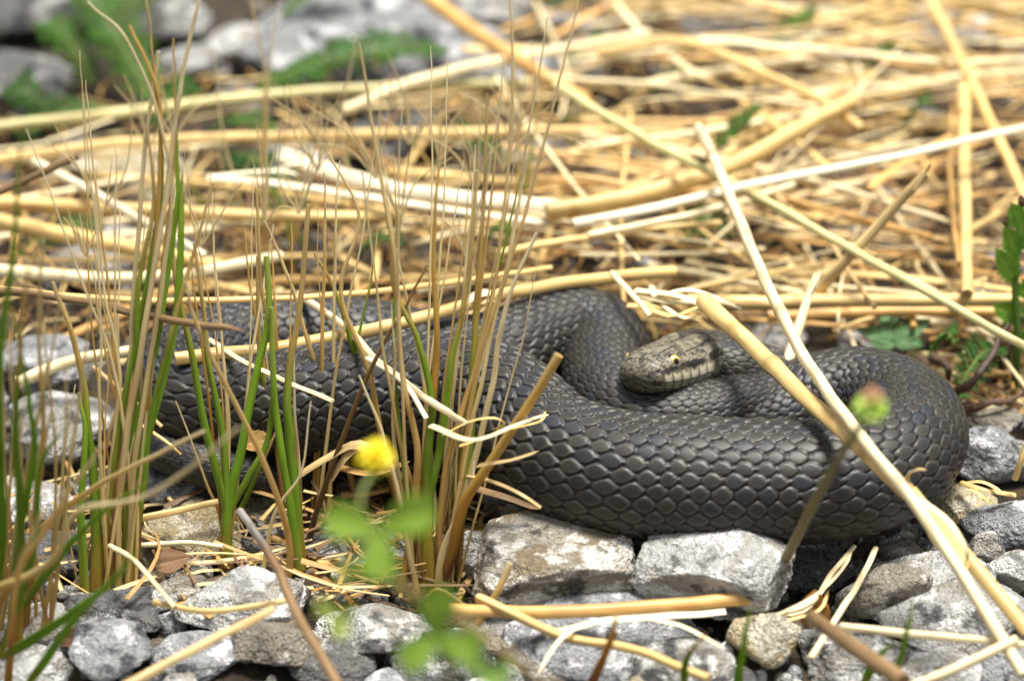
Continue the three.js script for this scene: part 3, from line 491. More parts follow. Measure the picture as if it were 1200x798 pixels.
straw([[545, 556, 14], [580, 565, 16], [612, 580, 16], [634, 594, 14]], 5, 'tan', 'thin dry strip hanging below the front coil beside the grass stalks', { flat: 0.5, name: 'dry_leaf_strip', category: 'dry leaf', fray: [{ pts: [[548, 568, 12], [590, 582, 13], [632, 596, 10]], w: 9, tone: 'brown' }] });

{ // the tangle of straw: single stems, then the fine litter as one mass
  const r = rng(4242), tones = ['gold', 'pale', 'pale', 'tan', 'gold', 'gold', 'pale', 'orange'];
  const lab = { gold: 'golden ', pale: 'pale ', tan: 'dull tan ', orange: 'orange ' };
  for (let i = 0; i < 222; i++) {
    const rightSide = i < 182, px = rightSide ? lerp(620, 1260, Math.pow(r(), 0.85)) : lerp(-40, 700, r()), py = rightSide ? lerp(-30, 385, Math.pow(r(), 1.15)) : lerp(175, 340, r());
    const c = G(px, py, 0), th = (r() < 0.5 ? (r() - 0.5) * 0.9 : (r() - 0.5) * 3.1), len = lerp(22, 95, Math.pow(r(), 1.2)), w = lerp(3, 11.5, Math.pow(r(), 1.5)), hh = lerp(-5, rightSide ? 13 : 7, Math.pow(r(), 1.1)), tilt = (r() - 0.5) * 0.16;
    const d = V3(Math.cos(th), tilt, Math.sin(th)), s = V3(-Math.sin(th), 0, Math.cos(th)), kink = r() < 0.35 ? (r() - 0.5) * len * 0.35 : 0, b = (r() - 0.5) * len * 0.14, P = [-0.5, -0.2, 0.1, 0.15, 0.5].map((k) => c.clone().addScaledVector(s, kink * Math.max(0, k - 0.1) * 2.5).addScaledVector(d, len * k).addScaledVector(s, b * (1 - 4 * k * k)).setY(hh + tilt * len * k + 0.5));
    const tone = tones[i % 8];
    const nodes = r() < 0.35 ? [r()] : [], taper = lerp(0.6, 1, r()), flat = r() < 0.3 ? 0.45 : 1, size = w > 9 ? 'thick ' : w < 5.2 ? 'thin ' : '', dirWord = Math.abs(Math.sin(th)) < 0.35 ? 'lying along the tangle' : 'end-on to the coils';
    tag(single('straw_stem', strawGeo(P, w, tone, i * 3 + 900, { m: 9, nodes, taper, flat }), M.straw), `${len > 62 ? 'long ' : len < 38 ? 'short ' : ''}${size}${lab[tone]}${kink ? 'kinked ' : ''}${flat < 1 ? 'flattened ' : ''}${nodes.length ? 'jointed ' : ''}straw ${dirWord} ${px > 600 ? 'behind the head' : 'behind the grass stems'}`, 'straw', 'straw stems of the tangle');
  }
  const parts = [], ltones = ['#a8844a', '#6f5230', '#c4a666', '#4d3820', '#d6c28a', '#8a6434', '#7d6240', '#b08a4e'];
  for (let i = 0; i < 2300; i++) {
    const zone = r(); let px, py;
    if (zone < 0.55) { px = lerp(560, 1280, r()); py = lerp(-40, 400, r()); } else if (zone < 0.78) { px = lerp(-60, 640, r()); py = lerp(100, 400, r()); } else if (zone < 0.93) { px = lerp(-40, 600, Math.pow(r(), 0.7)); py = lerp(525, 690, r()); } else { px = lerp(1090, 1230, r()); py = lerp(380, 480, r()); }
    const c = G(px, py, -4), th = (r() - 0.5) * 3.14, len = lerp(5, 26, Math.pow(r(), 1.6)), y = soilH(c.x, c.z) + 1.5 + r() * (py < 400 ? 9 : 6), d = V3(Math.cos(th), (r() - 0.5) * 0.5, Math.sin(th)), curl = (r() - 0.5) * len * 0.7, s = V3(-Math.sin(th), r() - 0.3, Math.cos(th));
    const P = [0, 0.35, 0.7, 1].map((k) => c.clone().setY(y).addScaledVector(d, len * (k - 0.5)).addScaledVector(s, curl * k * (1 - k) * 2));
    const w = lerp(0.22, 0.75, Math.pow(r(), 2)), base = C(ltones[Math.floor(r() * 8)]), f = streaky(base, i, len, 0.25);
    parts.push(sweep(P, { n: 6, m: 5, r: (t) => w * (1 - 0.5 * t), flat: r() < 0.5 ? 0.3 : 0.9, col: f }));
  }
  tag(mesh('straw_litter', mergeGeometries(parts), M.dry), 'fine broken straw and chaff littering the ground', 'litter', undefined, 'stuff');
}

// ---------------------------------------------------------------- grass tufts
const RAMP = {
  dry: [[0, '#b48a40'], [0.25, '#d0ab5e'], [0.6, '#dcc484'], [1, '#e8dab0']], green: [[0, '#b48a34'], [0.1, '#a89a30'], [0.22, '#7f9c26'], [0.5, '#7ea024'], [0.62, '#a0aa3a'], [0.74, '#c9b064'], [1, '#dcc890']], vivid: [[0, '#a09c36'], [0.2, '#7ba322'], [0.75, '#93b632'], [1, '#bac262']],
  orange: [[0, '#80502e'], [0.14, '#9c6c34'], [0.3, '#bd9036'], [0.6, '#cda64c'], [1, '#dec47c']], purple: [[0, '#6c4640'], [0.13, '#8f6040'], [0.26, '#a89a34'], [0.45, '#84a024'], [0.6, '#9ea632'], [0.74, '#c4a858'], [1, '#dcc890']], pale: [[0, '#cdb26c'], [0.4, '#e0d09c'], [1, '#ece2be']],
  brown: [[0, '#72522c'], [0.5, '#9a7a46'], [1, '#c0a268']],
};
const faceCam = V3(0, 0.4, 1);
// blade through photograph points; it stands on the ground at the first and leans away by `lean` per millimetre of height
function bladePath(pts, lean = -0.3, h0 = -6, dz0 = 0) {
  const b = G(pts[0][0], pts[0][1], h0); b.z += dz0; const P = [b];
  for (let i = 1; i < pts.length; i++) { let z = b.z, p; for (let k = 0; k < 4; k++) { p = UP(pts[i][0], pts[i][1], z); z = b.z + lean * (p.y - h0) + (pts[i][2] ?? 0); } P.push(p); }
  return P;
}
function blade(parent, pts, w, ramp, o = {}) {
  const P = bladePath(pts, o.lean, o.h0, o.dz), len = P.reduce((s, v, i) => i ? s + v.distanceTo(P[i - 1]) : 0, 0), seed = Math.round(pts[0][0] + pts[pts.length - 1][0] * 3 + pts[pts.length - 1][1]);
  const R = w / 12 * (['green', 'vivid', 'purple', 'orange'].includes(ramp) && !o.leaf ? 1.2 : 1), g = sweep(P, { n: clamp(Math.round(len / 2.2), 10, 60), m: 8, flat: o.flat ?? 0.8, fold: o.fold ?? 0, face: o.face ?? faceCam, seed, wob: o.wob ?? 0.3,
    r: o.r ?? ((t) => R * (o.leaf ? Math.min(1, 0.55 + t * 3) * Math.pow(1 - t, 0.55) + 0.02 : lerp(1, o.end ?? 0.3, Math.pow(t, w > 9 ? 0.75 : 1.1)))), col: streaky(stops(RAMP[ramp]), seed, len, 0.22) });
  return put(o.part ?? (o.leaf ? 'leaf_blade' : 'stem'), g, M.grass, parent);
}
function tuft(px, py, label, list, extra) {
  const t = group('grass_tuft', G(px, py, -6)); tag(t, label, 'grass', 'grass tufts among the stones');
  for (const [pts, w, ramp, o] of list) blade(t, pts, w, ramp, o);
  if (extra) extra(t);
  return t;
}
const thin = (t, r, n, x0, x1, y0, xt0, xt1, yt0, yt1, o = {}) => { for (let i = 0; i < n; i++) { const bx = lerp(x0, x1, r()), tx = lerp(xt0, xt1, (bx - x0) / (x1 - x0) * 0.25 + r() * 0.75), ty = lerp(yt0, yt1, r()), by = y0 + (r() - 0.5) * 24, mx = lerp(bx, tx, 0.5) + (r() - 0.5) * 30; blade(t, [[bx, by], [mx, lerp(by, ty, 0.5)], [lerp(mx, tx, 0.7) + (r() - 0.5) * 6, lerp(by, ty, 0.82)], [tx, ty]], lerp(2.4, 6, Math.pow(r(), 1.4)), o.ramp ?? (r() < 0.55 ? 'pale' : r() < 0.5 ? 'dry' : r() < 0.7 ? 'green' : 'orange'), { end: 0.25, lean: -0.3 - r() * 0.25, ...o }); } };
const r1 = rng(11), L1 = { leaf: 1, flat: 0.2, fold: 0.25 };
function awns(t, px, py, n, lean) { // a spray of hair-fine awns where a dry stem ends
  for (let i = 0; i < n; i++) { const a = (r1() - 0.5) * 1.5, L = lerp(40, 120, r1()), x1 = px + Math.sin(a) * L * 0.5, y1 = py - Math.cos(a) * L * 0.5, b = a * (0.4 + 1.6 * r1());
    const P = bladePath([[px, py + 240], [px, py], [x1, y1], [px + Math.sin(b) * L, py - Math.cos(b) * L]], lean, -6).slice(1);
    put('awn', sweep(P, { n: 10, m: 5, r: (q) => lerp(0.26, 0.1, q), col: streaky(C('#e2d3a4'), i, 15, 0.2), face: faceCam }), M.grass, t); }
}
tuft(265, 662, 'grass tuft with thick green stalks in front of the cream stone', [
  [[[265, 666], [264, 630], [266, 602], [262, 560]], 16, 'orange', { end: 0.35, h0: -7 }], [[[265, 664], [266, 602], [240, 500], [222, 400], [206, 330], [200, 255]], 11, 'green', {}], [[[265, 664], [266, 600], [262, 520], [243, 420], [238, 360], [228, 285]], 10, 'green', {}],
  [[[265, 664], [267, 600], [284, 520], [300, 440], [313, 380], [312, 300]], 11, 'vivid', { end: 0.5 }], [[[265, 664], [268, 602], [290, 560], [312, 520], [318, 400], [306, 330], [300, 220]], 8, 'green', {}], [[[262, 640], [256, 600], [240, 560], [206, 470]], 5, 'dry', {}], [[[270, 620], [300, 560], [325, 500]], 6, 'green', {}]], (t) => { thin(t, r1, 7, 255, 275, 655, 150, 340, 160, 400); awns(t, 236, 290, 5, -0.3); });
tuft(345, 600, 'grass tuft with flat green blades rising over the long coil', [
  [[[352, 668], [347, 600], [340, 520], [336, 460], [348, 380], [362, 240]], 14, 'green', { h0: -7 }], [[[352, 668], [338, 580], [322, 470], [318, 360]], 9, 'vivid', { end: 0.5 }], [[[346, 610], [330, 540], [306, 420], [302, 300]], 9, 'green', {}], [[[350, 640], [352, 560], [345, 470], [345, 400]], 6, 'pale', {}],
  [[[360, 640], [385, 560], [440, 420], [475, 360], [500, 310]], 7, 'brown', { lean: -0.05 }], [[[470, 600], [440, 500], [412, 400], [388, 330], [368, 296]], 8, 'green', {}], [[[420, 600], [400, 520], [370, 430], [340, 330], [310, 260]], 8, 'dry', {}], [[[480, 640], [450, 520], [430, 430], [400, 340], [420, 250], [385, 180]], 8, 'dry', {}], [[[330, 700], [340, 640], [300, 520], [230, 380], [218, 330]], 9, 'dry', { lean: -0.1 }], [[[306, 700], [322, 600], [350, 560], [365, 470]], 5, 'pale', {}], [[[380, 600], [372, 520], [376, 460], [362, 392]], 5, 'pale', {}]], (t) => { thin(t, r1, 9, 330, 390, 620, 270, 460, 80, 330); for (const [x, y] of [[372, 200], [350, 250], [310, 262], [390, 190]]) awns(t, x, y, 6, -0.3); });
tuft(130, 690, 'tall dry tuft with yellow green stalks beside the tail', [
  [[[112, 690], [112, 600], [105, 520], [92, 420], [62, 330]], 13, 'green', {}], [[[136, 686], [134, 580], [150, 450], [158, 330], [170, 180], [185, 60]], 7, 'pale', { end: 0.6 }], [[[150, 690], [148, 560], [160, 450], [162, 340], [180, 240], [172, 150]], 10, 'green', { end: 0.25 }], [[[160, 690], [150, 560], [175, 440], [200, 300], [208, 220], [206, 140]], 12, 'vivid', { ...L1 }],
  [[[120, 690], [128, 560], [140, 440], [120, 330], [112, 220]], 6, 'pale', {}], [[[128, 694], [118, 560], [117, 470], [118, 360], [98, 110]], 5, 'pale', {}], [[[150, 694], [168, 560], [182, 470], [215, 340], [250, 215]], 8, 'green', { flat: 0.4 }], [[[100, 694], [95, 600], [100, 510], [92, 460]], 9, 'vivid', {}], [[[155, 694], [150, 540], [130, 420], [100, 340], [30, 150]], 5, 'pale', {}],
  [[[138, 694], [142, 560], [170, 380], [196, 220], [212, 100], [233, 0]], 8, 'pale', { end: 0.5 }], [[[150, 694], [158, 540], [190, 330], [200, 200], [150, 50], [102, 2]], 7, 'pale', {}], [[[118, 690], [140, 500], [172, 330], [190, 200], [180, 80], [172, 0]], 6, 'green', {}], [[[150, 692], [160, 560], [205, 380], [212, 250], [214, 200]], 13, 'vivid', { ...L1 }], [[[160, 692], [176, 440], [205, 170], [203, 45]], 5, 'orange', {}], [[[128, 692], [140, 560], [168, 400], [186, 120], [152, 30]], 6, 'orange', { end: 0.5 }]], (t) => { thin(t, r1, 9, 100, 165, 690, 30, 260, 30, 330); thin(t, r1, 8, 90, 170, 690, 60, 220, 330, 480, { end: 0.6 }); for (const [x, y] of [[118, 250], [175, 170], [100, 300], [205, 160]]) awns(t, x, y, 5, -0.3); });
tuft(525, 690, 'tuft of orange stalks with purplish bases beside the flat-topped stone', [
  [[[512, 700], [530, 640], [545, 570], [553, 470], [556, 400], [566, 260], [572, 110]], 18, 'purple', { end: 0.12, h0: -8 }], [[[512, 700], [530, 645], [545, 590], [590, 520], [655, 416]], 11, 'orange', { end: 0.75, lean: -0.05, h0: -8 }], [[[480, 690], [492, 600], [505, 500], [512, 400], [508, 280], [515, 170]], 14, 'orange', { h0: -8, end: 0.12 }], [[[498, 690], [500, 600], [518, 510], [530, 420], [548, 330], [560, 200]], 11, 'green', {}],
  [[[470, 694], [486, 600], [488, 520], [472, 440], [462, 300], [440, 170], [420, 50]], 9, 'dry', {}], [[[505, 690], [500, 560], [505, 470], [490, 400], [460, 330], [470, 250]], 10, 'green', {}], [[[520, 690], [545, 580], [575, 460], [590, 370], [628, 272]], 9, 'pale', { end: 0.4 }], [[[516, 690], [520, 560], [560, 420], [580, 330], [600, 130], [598, 0]], 7, 'dry', {}],
  [[[522, 690], [540, 560], [560, 430], [600, 300], [640, 160], [678, 0]], 7, 'dry', {}], [[[520, 690], [540, 560], [570, 420], [600, 280], [620, 150], [642, 20]], 6, 'pale', {}], [[[495, 690], [490, 600], [470, 520], [452, 430], [440, 330], [425, 200]], 6, 'dry', {}], [[[512, 694], [520, 640], [550, 580], [556, 540]], 9, 'pale', { flat: 0.35 }], [[[490, 696], [478, 640], [462, 560], [445, 500], [420, 440]], 7, 'pale', {}], [[[560, 732], [585, 690], [598, 660]], 8, 'dry', { end: 0.9, h0: -2 }], [[[500, 700], [515, 690], [560, 720], [620, 740]], 7, 'dry', { h0: 0, lean: 0 }]], (t) => { thin(t, r1, 18, 480, 540, 685, 400, 660, 40, 380); for (const [x, y] of [[470, 255], [515, 190], [560, 220], [590, 200], [440, 210], [545, 300]]) awns(t, x, y, 6, -0.3); });
tuft(10, 700, 'blurred tuft of green blades at the edge of the gravel beside the dry tuft', [
  [[[-6, 760], [2, 600], [-2, 450], [14, 300], [26, 152]], 11, 'vivid', { ...L1, lean: 0.15 }], [[[10, 760], [22, 640], [40, 520], [30, 440], [8, 340]], 10, 'vivid', { ...L1, lean: 0.2 }], [[[0, 770], [40, 640], [50, 540], [78, 500]], 9, 'vivid', { ...L1, lean: 0.2 }], [[[20, 760], [24, 600], [18, 500], [24, 400], [34, 310]], 9, 'green', { lean: 0.25 }], [[[30, 740], [40, 620], [50, 520], [46, 380], [50, 280]], 8, 'dry', { lean: 0.1 }],
  [[[20, 720], [80, 640], [120, 600], [180, 560]], 9, 'vivid', { ...L1, lean: 0.5, h0: 0 }], [[[-10, 700], [60, 610], [130, 560], [240, 505]], 12, 'dry', { lean: 0.5 }]], (t) => thin(t, r1, 14, -10, 60, 740, -20, 110, 280, 500, { lean: 0.1, ramp: 'pale' }));
tuft(60, 800, 'blurred blades low in front of the smooth bluish stone', [
  [[[30, 806], [70, 750], [110, 700], [170, 640]], 11, 'vivid', { ...L1, lean: 0.6, h0: 2 }], [[[0, 770], [60, 735], [120, 690], [150, 664]], 12, 'vivid', { ...L1, lean: 0.6, h0: 4 }], [[[-6, 690], [60, 660], [90, 600], [170, 582], [280, 500]], 9, 'pale', { lean: 0.5, h0: 20 }], [[[10, 806], [15, 720], [25, 660], [50, 600]], 9, 'dry', { lean: 0.5 }], [[[-10, 720], [40, 640], [120, 520]], 10, 'dry', { lean: 0.5, h0: 6 }]]);
for (const [x, label, list] of [[862, 'blurred grass sprout beside the cream white stone', [[[[862, 810], [868, 770], [880, 706]], 11, 'vivid', { ...L1, lean: 0.5, h0: 4 }]]], [690, 'blurred orange sprout before the broad blue grey stone', [[[[690, 806], [715, 750], [722, 722]], 9, 'orange', { lean: 0.5, h0: 4 }]]], [1040, 'blurred pair of grass sprouts under the thin pale straw', [[[[1040, 806], [1058, 760], [1072, 700]], 9, 'vivid', { ...L1, lean: 0.5, h0: 6 }], [[[1012, 800], [1030, 765], [1050, 752]], 12, 'vivid', { ...L1, lean: 0.5, h0: 6 }]]], [800, 'blurred short sprout between the broad stone and its grey white neighbour', [[[[800, 808], [806, 770], [830, 740]], 9, 'green', { ...L1, lean: 0.5, h0: 4 }]]]]) tuft(x, 806, label, list);
tuft(560, 360, 'sparse dry tuft behind the rear coil', [
  [[[620, 330], [606, 250], [610, 140], [600, 60]], 6, 'dry', {}], [[[520, 330], [520, 230], [480, 150], [478, 90]], 5, 'dry', {}], [[[470, 330], [440, 250], [400, 170], [418, 42]], 5, 'pale', {}]], (t) => { thin(t, r1, 12, 430, 620, 330, 300, 660, 90, 240); awns(t, 480, 170, 6, -0.3); awns(t, 600, 160, 6, -0.3); });
tuft(310, 330, 'wispy dry tuft above the rear coil behind the green stalks', [
  [[[300, 330], [306, 200], [310, 90], [294, 0]], 5, 'dry', {}], [[[312, 330], [312, 170], [318, 60], [326, 0]], 4, 'pale', {}], [[[295, 330], [280, 230], [262, 160], [250, 56]], 5, 'pale', {}], [[[340, 330], [345, 230], [372, 110]], 5, 'dry', {}]], (t) => thin(t, r1, 13, 250, 420, 320, 210, 440, 110, 250));

// ---------------------------------------------------------------- clover, buds and green leaves
function leaflet(L, Wd, base, dir, face, hexA, hexB, seed, o = {}) { // obovate sheet with a folded midrib and toothed tip
  const n = 14, m = 8, pos = [], col = [], idx = [], D = dir.clone().normalize(), Nn = face.clone().addScaledVector(D, -face.dot(D)).normalize(), S = V3().crossVectors(D, Nn), ca = C(hexA), cb = C(hexB);
  for (let i = 0; i <= n; i++) for (let k = -m; k <= m; k++) {
    const t = i / n, v = k / m, w = Wd * (o.oval ? Math.pow(Math.sin(Math.PI * Math.pow(t, 0.8)), 0.8) : Math.pow(t, 0.6) * Math.pow(1.0001 - Math.pow(t, 5), 0.5)) * (1 + (o.tooth ?? 0.05) * Math.sin(t * 40)), x = w * v, y = L * t, z = 0.28 * Math.abs(x) - 0.1 * L * t * t + 0.05 * L * noise(t * 3, v * 2, seed);
    pos.push((base.x + D.x * y + S.x * x + Nn.x * z) * U, (base.y + D.y * y + S.y * x + Nn.y * z) * U, (base.z + D.z * y + S.z * x + Nn.z * z) * U);
    const vein = Math.max(sst(0.12, 0, Math.abs(v)), 0.5 * sst(0.25, 0.0, Math.abs(((t * 8 - Math.abs(v) * 2.2) % 1 + 1) % 1 - 0.5))), f = 1 + 0.2 * noise(t * 5, v * 4, seed + 3); col.push(...mix3(ca, cb, vein).map((q) => q * f));
  }
  const q = 2 * m + 1; for (let i = 0; i < n; i++) for (let k = 0; k < 2 * m; k++) { const a = i * q + k, b = a + q; idx.push(a, a + 1, b, a + 1, b + 1, b); }
  return geo(pos, col, idx);
}
const stalk = (P, w, ramp, seed) => sweep(P, { n: 18, m: 7, r: (t) => w / 12 * lerp(1, 0.75, t), col: streaky(stops(ramp), seed, 40, 0.2), wob: 0.2, seed });
const GR = [[0, '#9a7a52'], [0.5, '#86944a'], [1, '#8fa552']];
function floretHead(c, R, n, seed, len, hexes, parent, name, mat) { // a globe of small overlapping florets
  const r = rng(seed), parts = [];
  for (let i = 0; i < n; i++) {
    const z = 1 - 1.75 * (i + 0.5) / n, a = i * 2.39996, s = Math.sqrt(1 - z * z), d = V3(s * Math.cos(a), z, s * Math.sin(a)), b = c.clone().addScaledVector(d, R * 0.35), e = c.clone().addScaledVector(d, R * (0.9 + 0.25 * r())); e.y += R * 0.12;
    const k = C(hexes[Math.floor(r() * hexes.length)]);
    parts.push(sweep([b, b.clone().lerp(e, 0.5).add(V3(0, 0.1, 0)), e], { n: 6, m: 6, flat: 0.5, r: (t) => len * Math.sin(Math.PI * (0.12 + 0.8 * t)), col: (t) => k.map((x) => x * (0.85 + 0.2 * t)) }));
  }
  return put(name, mergeGeometries(parts), mat, parent);
}
// a point of the photograph at a given distance along the view
const AT = (px, py, depth) => camP.clone().addScaledVector(ray(px, py), depth);
{ // yellow flowered clover standing well in front of the snake
  const b = AT(560, 850, 640).setY(-6), p = group('clover_plant', b); tag(p, 'blurred clover with three-lobed green leaves and one yellow flower', 'clover');
  const F = AT(440, 537, 662), K = 622;
  put('stem', stalk([b, AT(520, 760, K), AT(470, 690, K), AT(436, 640, K)], 9, GR, 3), M.grass, p);
  put('stem', stalk([AT(470, 690, K), AT(424, 620, 640), AT(424, 580, 652), F.clone().add(V3(-0.3, -2, 0))], 5, GR, 4), M.grass, p);
  put('stem', stalk([AT(470, 690, K), AT(530, 716, K - 4), AT(600, 770, K - 8), AT(660, 810, K - 12)], 8, [[0, '#a08a52'], [1, '#b39a62']], 5), M.grass, p);
  const fl = floretHead(F, 2.7, 46, 9, 0.62, ['#f2dc10', '#e6cf14', '#f7e63a'], p, 'flower_head', M.flower);
  const cal = sweep([F.clone().add(V3(-0.2, -4, 0)), F.clone().add(V3(-0.1, -2.4, 0)), F.clone().add(V3(0, -1.2, 0))], { n: 6, m: 8, r: (t) => 0.4 + 1.3 * t, col: () => C('#86a04a') }); cal.translate(-b.x * U, -b.y * U, -b.z * U); mesh('calyx', cal, M.grass, fl);
  const trio = (c, dirs, L, Wd, A, B, sd) => { const leaf = new THREE.Group(); leaf.name = 'leaf'; p.add(leaf); dirs.forEach((d, i) => { const g = leaflet(L * d[3], Wd * d[3], c, V3(d[0], d[1], d[2]), V3(0, 0.75, 0.65), A, B, sd + i); g.translate(-b.x * U, -b.y * U, -b.z * U); mesh('leaflet', g, M.leaf, leaf); }); };
  trio(AT(444, 622, K), [[-0.9, 0.35, 0.1, 1], [0.85, 0.5, 0.1, 1.1], [0.0, -0.5, 0.8, 0.95]], 8.2, 3.8, '#6a8a26', '#96ac50', 21);
  trio(AT(512, 745, K - 10), [[-0.7, -0.35, 0.6, 0.9], [0.8, -0.1, 0.4, 0.95], [0.05, 0.9, -0.2, 1]], 7.4, 3.6, '#648424', '#8ca648', 31);
  trio(AT(415, 672, K), [[-0.4, 0.8, 0.2, 0.6], [0.5, 0.4, 0.4, 0.5], [-0.7, 0.1, 0.5, 0.5]], 6.3, 2.3, '#93a34c', '#adb76c', 41);
  trio(AT(575, 790, K - 14), [[-0.5, 0.6, 0.2, 0.8], [0.6, 0.5, 0.4, 0.7], [0.1, 0.1, 0.9, 0.7]], 6.3, 2.7, '#739340', '#93b160', 51);
  trio(AT(398, 722, K - 6), [[-0.6, 0.5, 0.2, 0.7], [0.5, 0.6, 0.4, 0.7], [0.1, -0.2, 0.9, 0.7]], 5.8, 2.2, '#8e9d46', '#b1ba6e', 61);
}
{ // green seed head on a stem leaning out from under the stones
  const b = G(912, 668, -6), H = AT(1021, 480, 665), p = group('seed_head_stalk', b); tag(p, 'blurred green seed head with pinkish top on a leaning stem before the snake', 'seed head');
  put('stem', sweep([b, AT(928, 640, 755), AT(965, 568, 712), AT(1004, 505, 680), H.clone().add(V3(-0.6, -1.5, 0))], { n: 20, m: 7, r: (t) => 1.0 - 0.4 * t, col: streaky(stops([[0, '#8f7c48'], [0.6, '#8a8450'], [1, '#9aa85a']]), 8, 50, 0.2) }), M.grass, p);
  floretHead(H, 2.7, 30, 19, 0.8, ['#9dbb3c', '#8bb02e', '#aac85a'], p, 'seed_pods', M.flower);
  floretHead(H.clone().add(V3(0, 1.9, -0.2)), 1.8, 12, 29, 0.6, ['#b98a6c', '#c09a6a'], p, 'bracts', M.flower);
}
// feathery leaf: a midrib with two rows of finely cut leaflets
function feather(name, base, tip, Wd, label, A, seed, o = {}) {
  const p = group(name, base), r = rng(seed), D = tip.clone().sub(base), L = D.length(), d = D.clone().normalize(), nU = V3(0, 1, 0.2), S = V3().crossVectors(d, nU).normalize(), parts = [], a = C(A);
  const at = (t) => base.clone().addScaledVector(D, t).add(V3(0, (o.arch ?? 4) * Math.sin(Math.PI * t), 0));
  put('midrib', sweep([0, 0.33, 0.66, 1].map(at), { n: 14, m: 6, r: (t) => 0.55 - 0.35 * t, col: streaky(C('#7d9a4a'), seed, L, 0.15) }), M.grass, p);
  const n = Math.round(L / 1.25);
  for (let i = 0; i < n; i++) for (const sd of [-1, 1]) {
    const t = (i + 0.6) / n, w = Wd * Math.pow(Math.sin(Math.PI * clamp(t * 0.86 + 0.12)), 0.7) * (0.85 + 0.3 * r()), b = at(t), k = a.map((x) => x * (0.7 + 0.6 * r()));
    const e = b.clone().addScaledVector(S, sd * w).addScaledVector(d, w * 0.55).add(V3(0, (r() - 0.35) * w * 0.5, 0));
    parts.push(sweep([b, b.clone().lerp(e, 0.55).add(V3(0, 0.3, 0)), e], { n: 4, m: 4, r: (q) => 0.42 * Math.sin(Math.PI * (0.2 + 0.75 * q)), flat: 0.4, col: () => k }));
    for (let j = 0; j < 5; j++) { const f = 0.25 + 0.15 * j, c = b.clone().lerp(e, f), g = c.clone().addScaledVector(d, (j % 2 ? 1 : -1) * w * 0.26).addScaledVector(S, sd * w * 0.2).add(V3(0, (r() - 0.2) * w * 0.35, 0)); parts.push(sweep([c, c.clone().lerp(g, 0.5), g], { n: 2, m: 4, r: (q) => 0.4 * (1 - 0.6 * q), flat: 0.5, col: () => k })); }
  }
  put('leaflets', mergeGeometries(parts), M.grass, p).userData.kind = 'stuff';
  return tag(p, label, 'leaf', 'feathery green leaves');
}
feather('feathery_leaf', G(178, 118, 2), G(92, -20, 10), 6.5, 'tall feathery green leaf beside the big dark rock', '#4f7a18', 3, { arch: 2 });
feather('feathery_leaf', G(130, 130, 0), G(20, 170, 2), 5, 'low feathery leaf in front of the big dark rock', '#3f6416', 4);
feather('feathery_leaf', G(300, 105, 0), G(525, 60, 6), 5.2, 'long feathery leaf lying before the big pale bluish rock', '#4a7c14', 5);
feather('feathery_leaf', G(820, 190, 4), G(893, 125, 16), 2.6, 'narrow feathery leaf standing in the straw behind the snake', '#44740f', 6, { arch: 1 });
feather('feathery_leaf', G(895, 66, 4), G(958, 10, 14), 2.8, 'narrow feathery leaf among the far straw', '#557f1a', 7, { arch: 1 });
feather('feathery_leaf', G(600, 190, -3), G(510, 170, 0), 4, 'feathery leaf under the straw behind the grass stems', '#476f16', 8);
feather('feathery_leaf', G(780, 268, -2), G(860, 278, -1), 3.6, 'feathery leaf under the long white straw', '#446c16', 9);
feather('feathery_leaf', G(640, 4, 0), G(760, -6, 4), 4, 'feathery leaf at the far whitish rock', '#4f7818', 10);
feather('feathery_leaf', G(330, 20, 6), G(420, -16, 12), 3, 'feathery leaf over the top of the big pale bluish rock', '#587a1c', 11);
feather('feathery_leaf', G(270, 180, -2), G(360, 250, 0), 5, 'feathery leaf behind the green stalks', '#3c6a22', 12);
feather('feathery_leaf', G(20, 300, -4), G(130, 272, -2), 4, 'feathery leaf under the rough straw', '#5f7a26', 13);
feather('feathery_leaf', G(1120, 470, -3), G(1170, 410, 2), 4, 'mossy feathery leaf beside the dark roots', '#3e6c10', 14);
feather('feathery_leaf', G(1165, 400, -2), G(1210, 380, 4), 4, 'mossy feathery leaf behind the dark roots', '#456c14', 15);
[[176, 150, 236, 110, 4, '#4a7418', 'feathery leaf lying before the pale grey pebble'], [60, 150, 10, 110, 4.5, '#3f6a14', 'feathery leaf against the foot of the big dark rock'], [140, 40, 190, -20, 4.5, '#527c1a', 'feathery leaf rising behind the tall feathery leaf'], [110, 100, 50, 30, 5, '#4f7a18', 'feathery leaf spreading over the big dark rock'], [250, 150, 330, 170, 3, '#4f7420', 'small feathery leaf behind the dry stems'], [690, 190, 650, 150, 3, '#4a7216', 'small feathery sprig between straws beyond the rear coil'], [1010, 90, 1050, 70, 2.6, '#50781a', 'small feathery sprig by the dark rock in the tangle'], [1060, 150, 1095, 128, 2.4, '#4a7418', 'tiny feathery sprig beside the straw pointing away'], [760, 120, 800, 100, 2.6, '#4c7418', 'small feathery sprig under the bowed straw'], [560, 300, 600, 280, 2.6, '#58802a', 'pale feathery sprig behind the dry tuft'], [835, 300, 800, 285, 2.4, '#4a7020', 'tiny feathery sprig behind the shredded sheaths'], [1090, 420, 1120, 405, 2.4, '#4f7c1a', 'small feathery sprig beside the little rosette'], [420, 300, 470, 290, 2.6, '#587c2c', 'small feathery sprig under the level straw'], [660, 80, 720, 60, 3, '#50781c', 'feathery leaf between the pale bluish rocks']].forEach(([a, b, c, d, w, hex, lab], i) => feather('feathery_leaf', G(a, b, -1), G(c, d, 5), w, lab, hex, 200 + i));
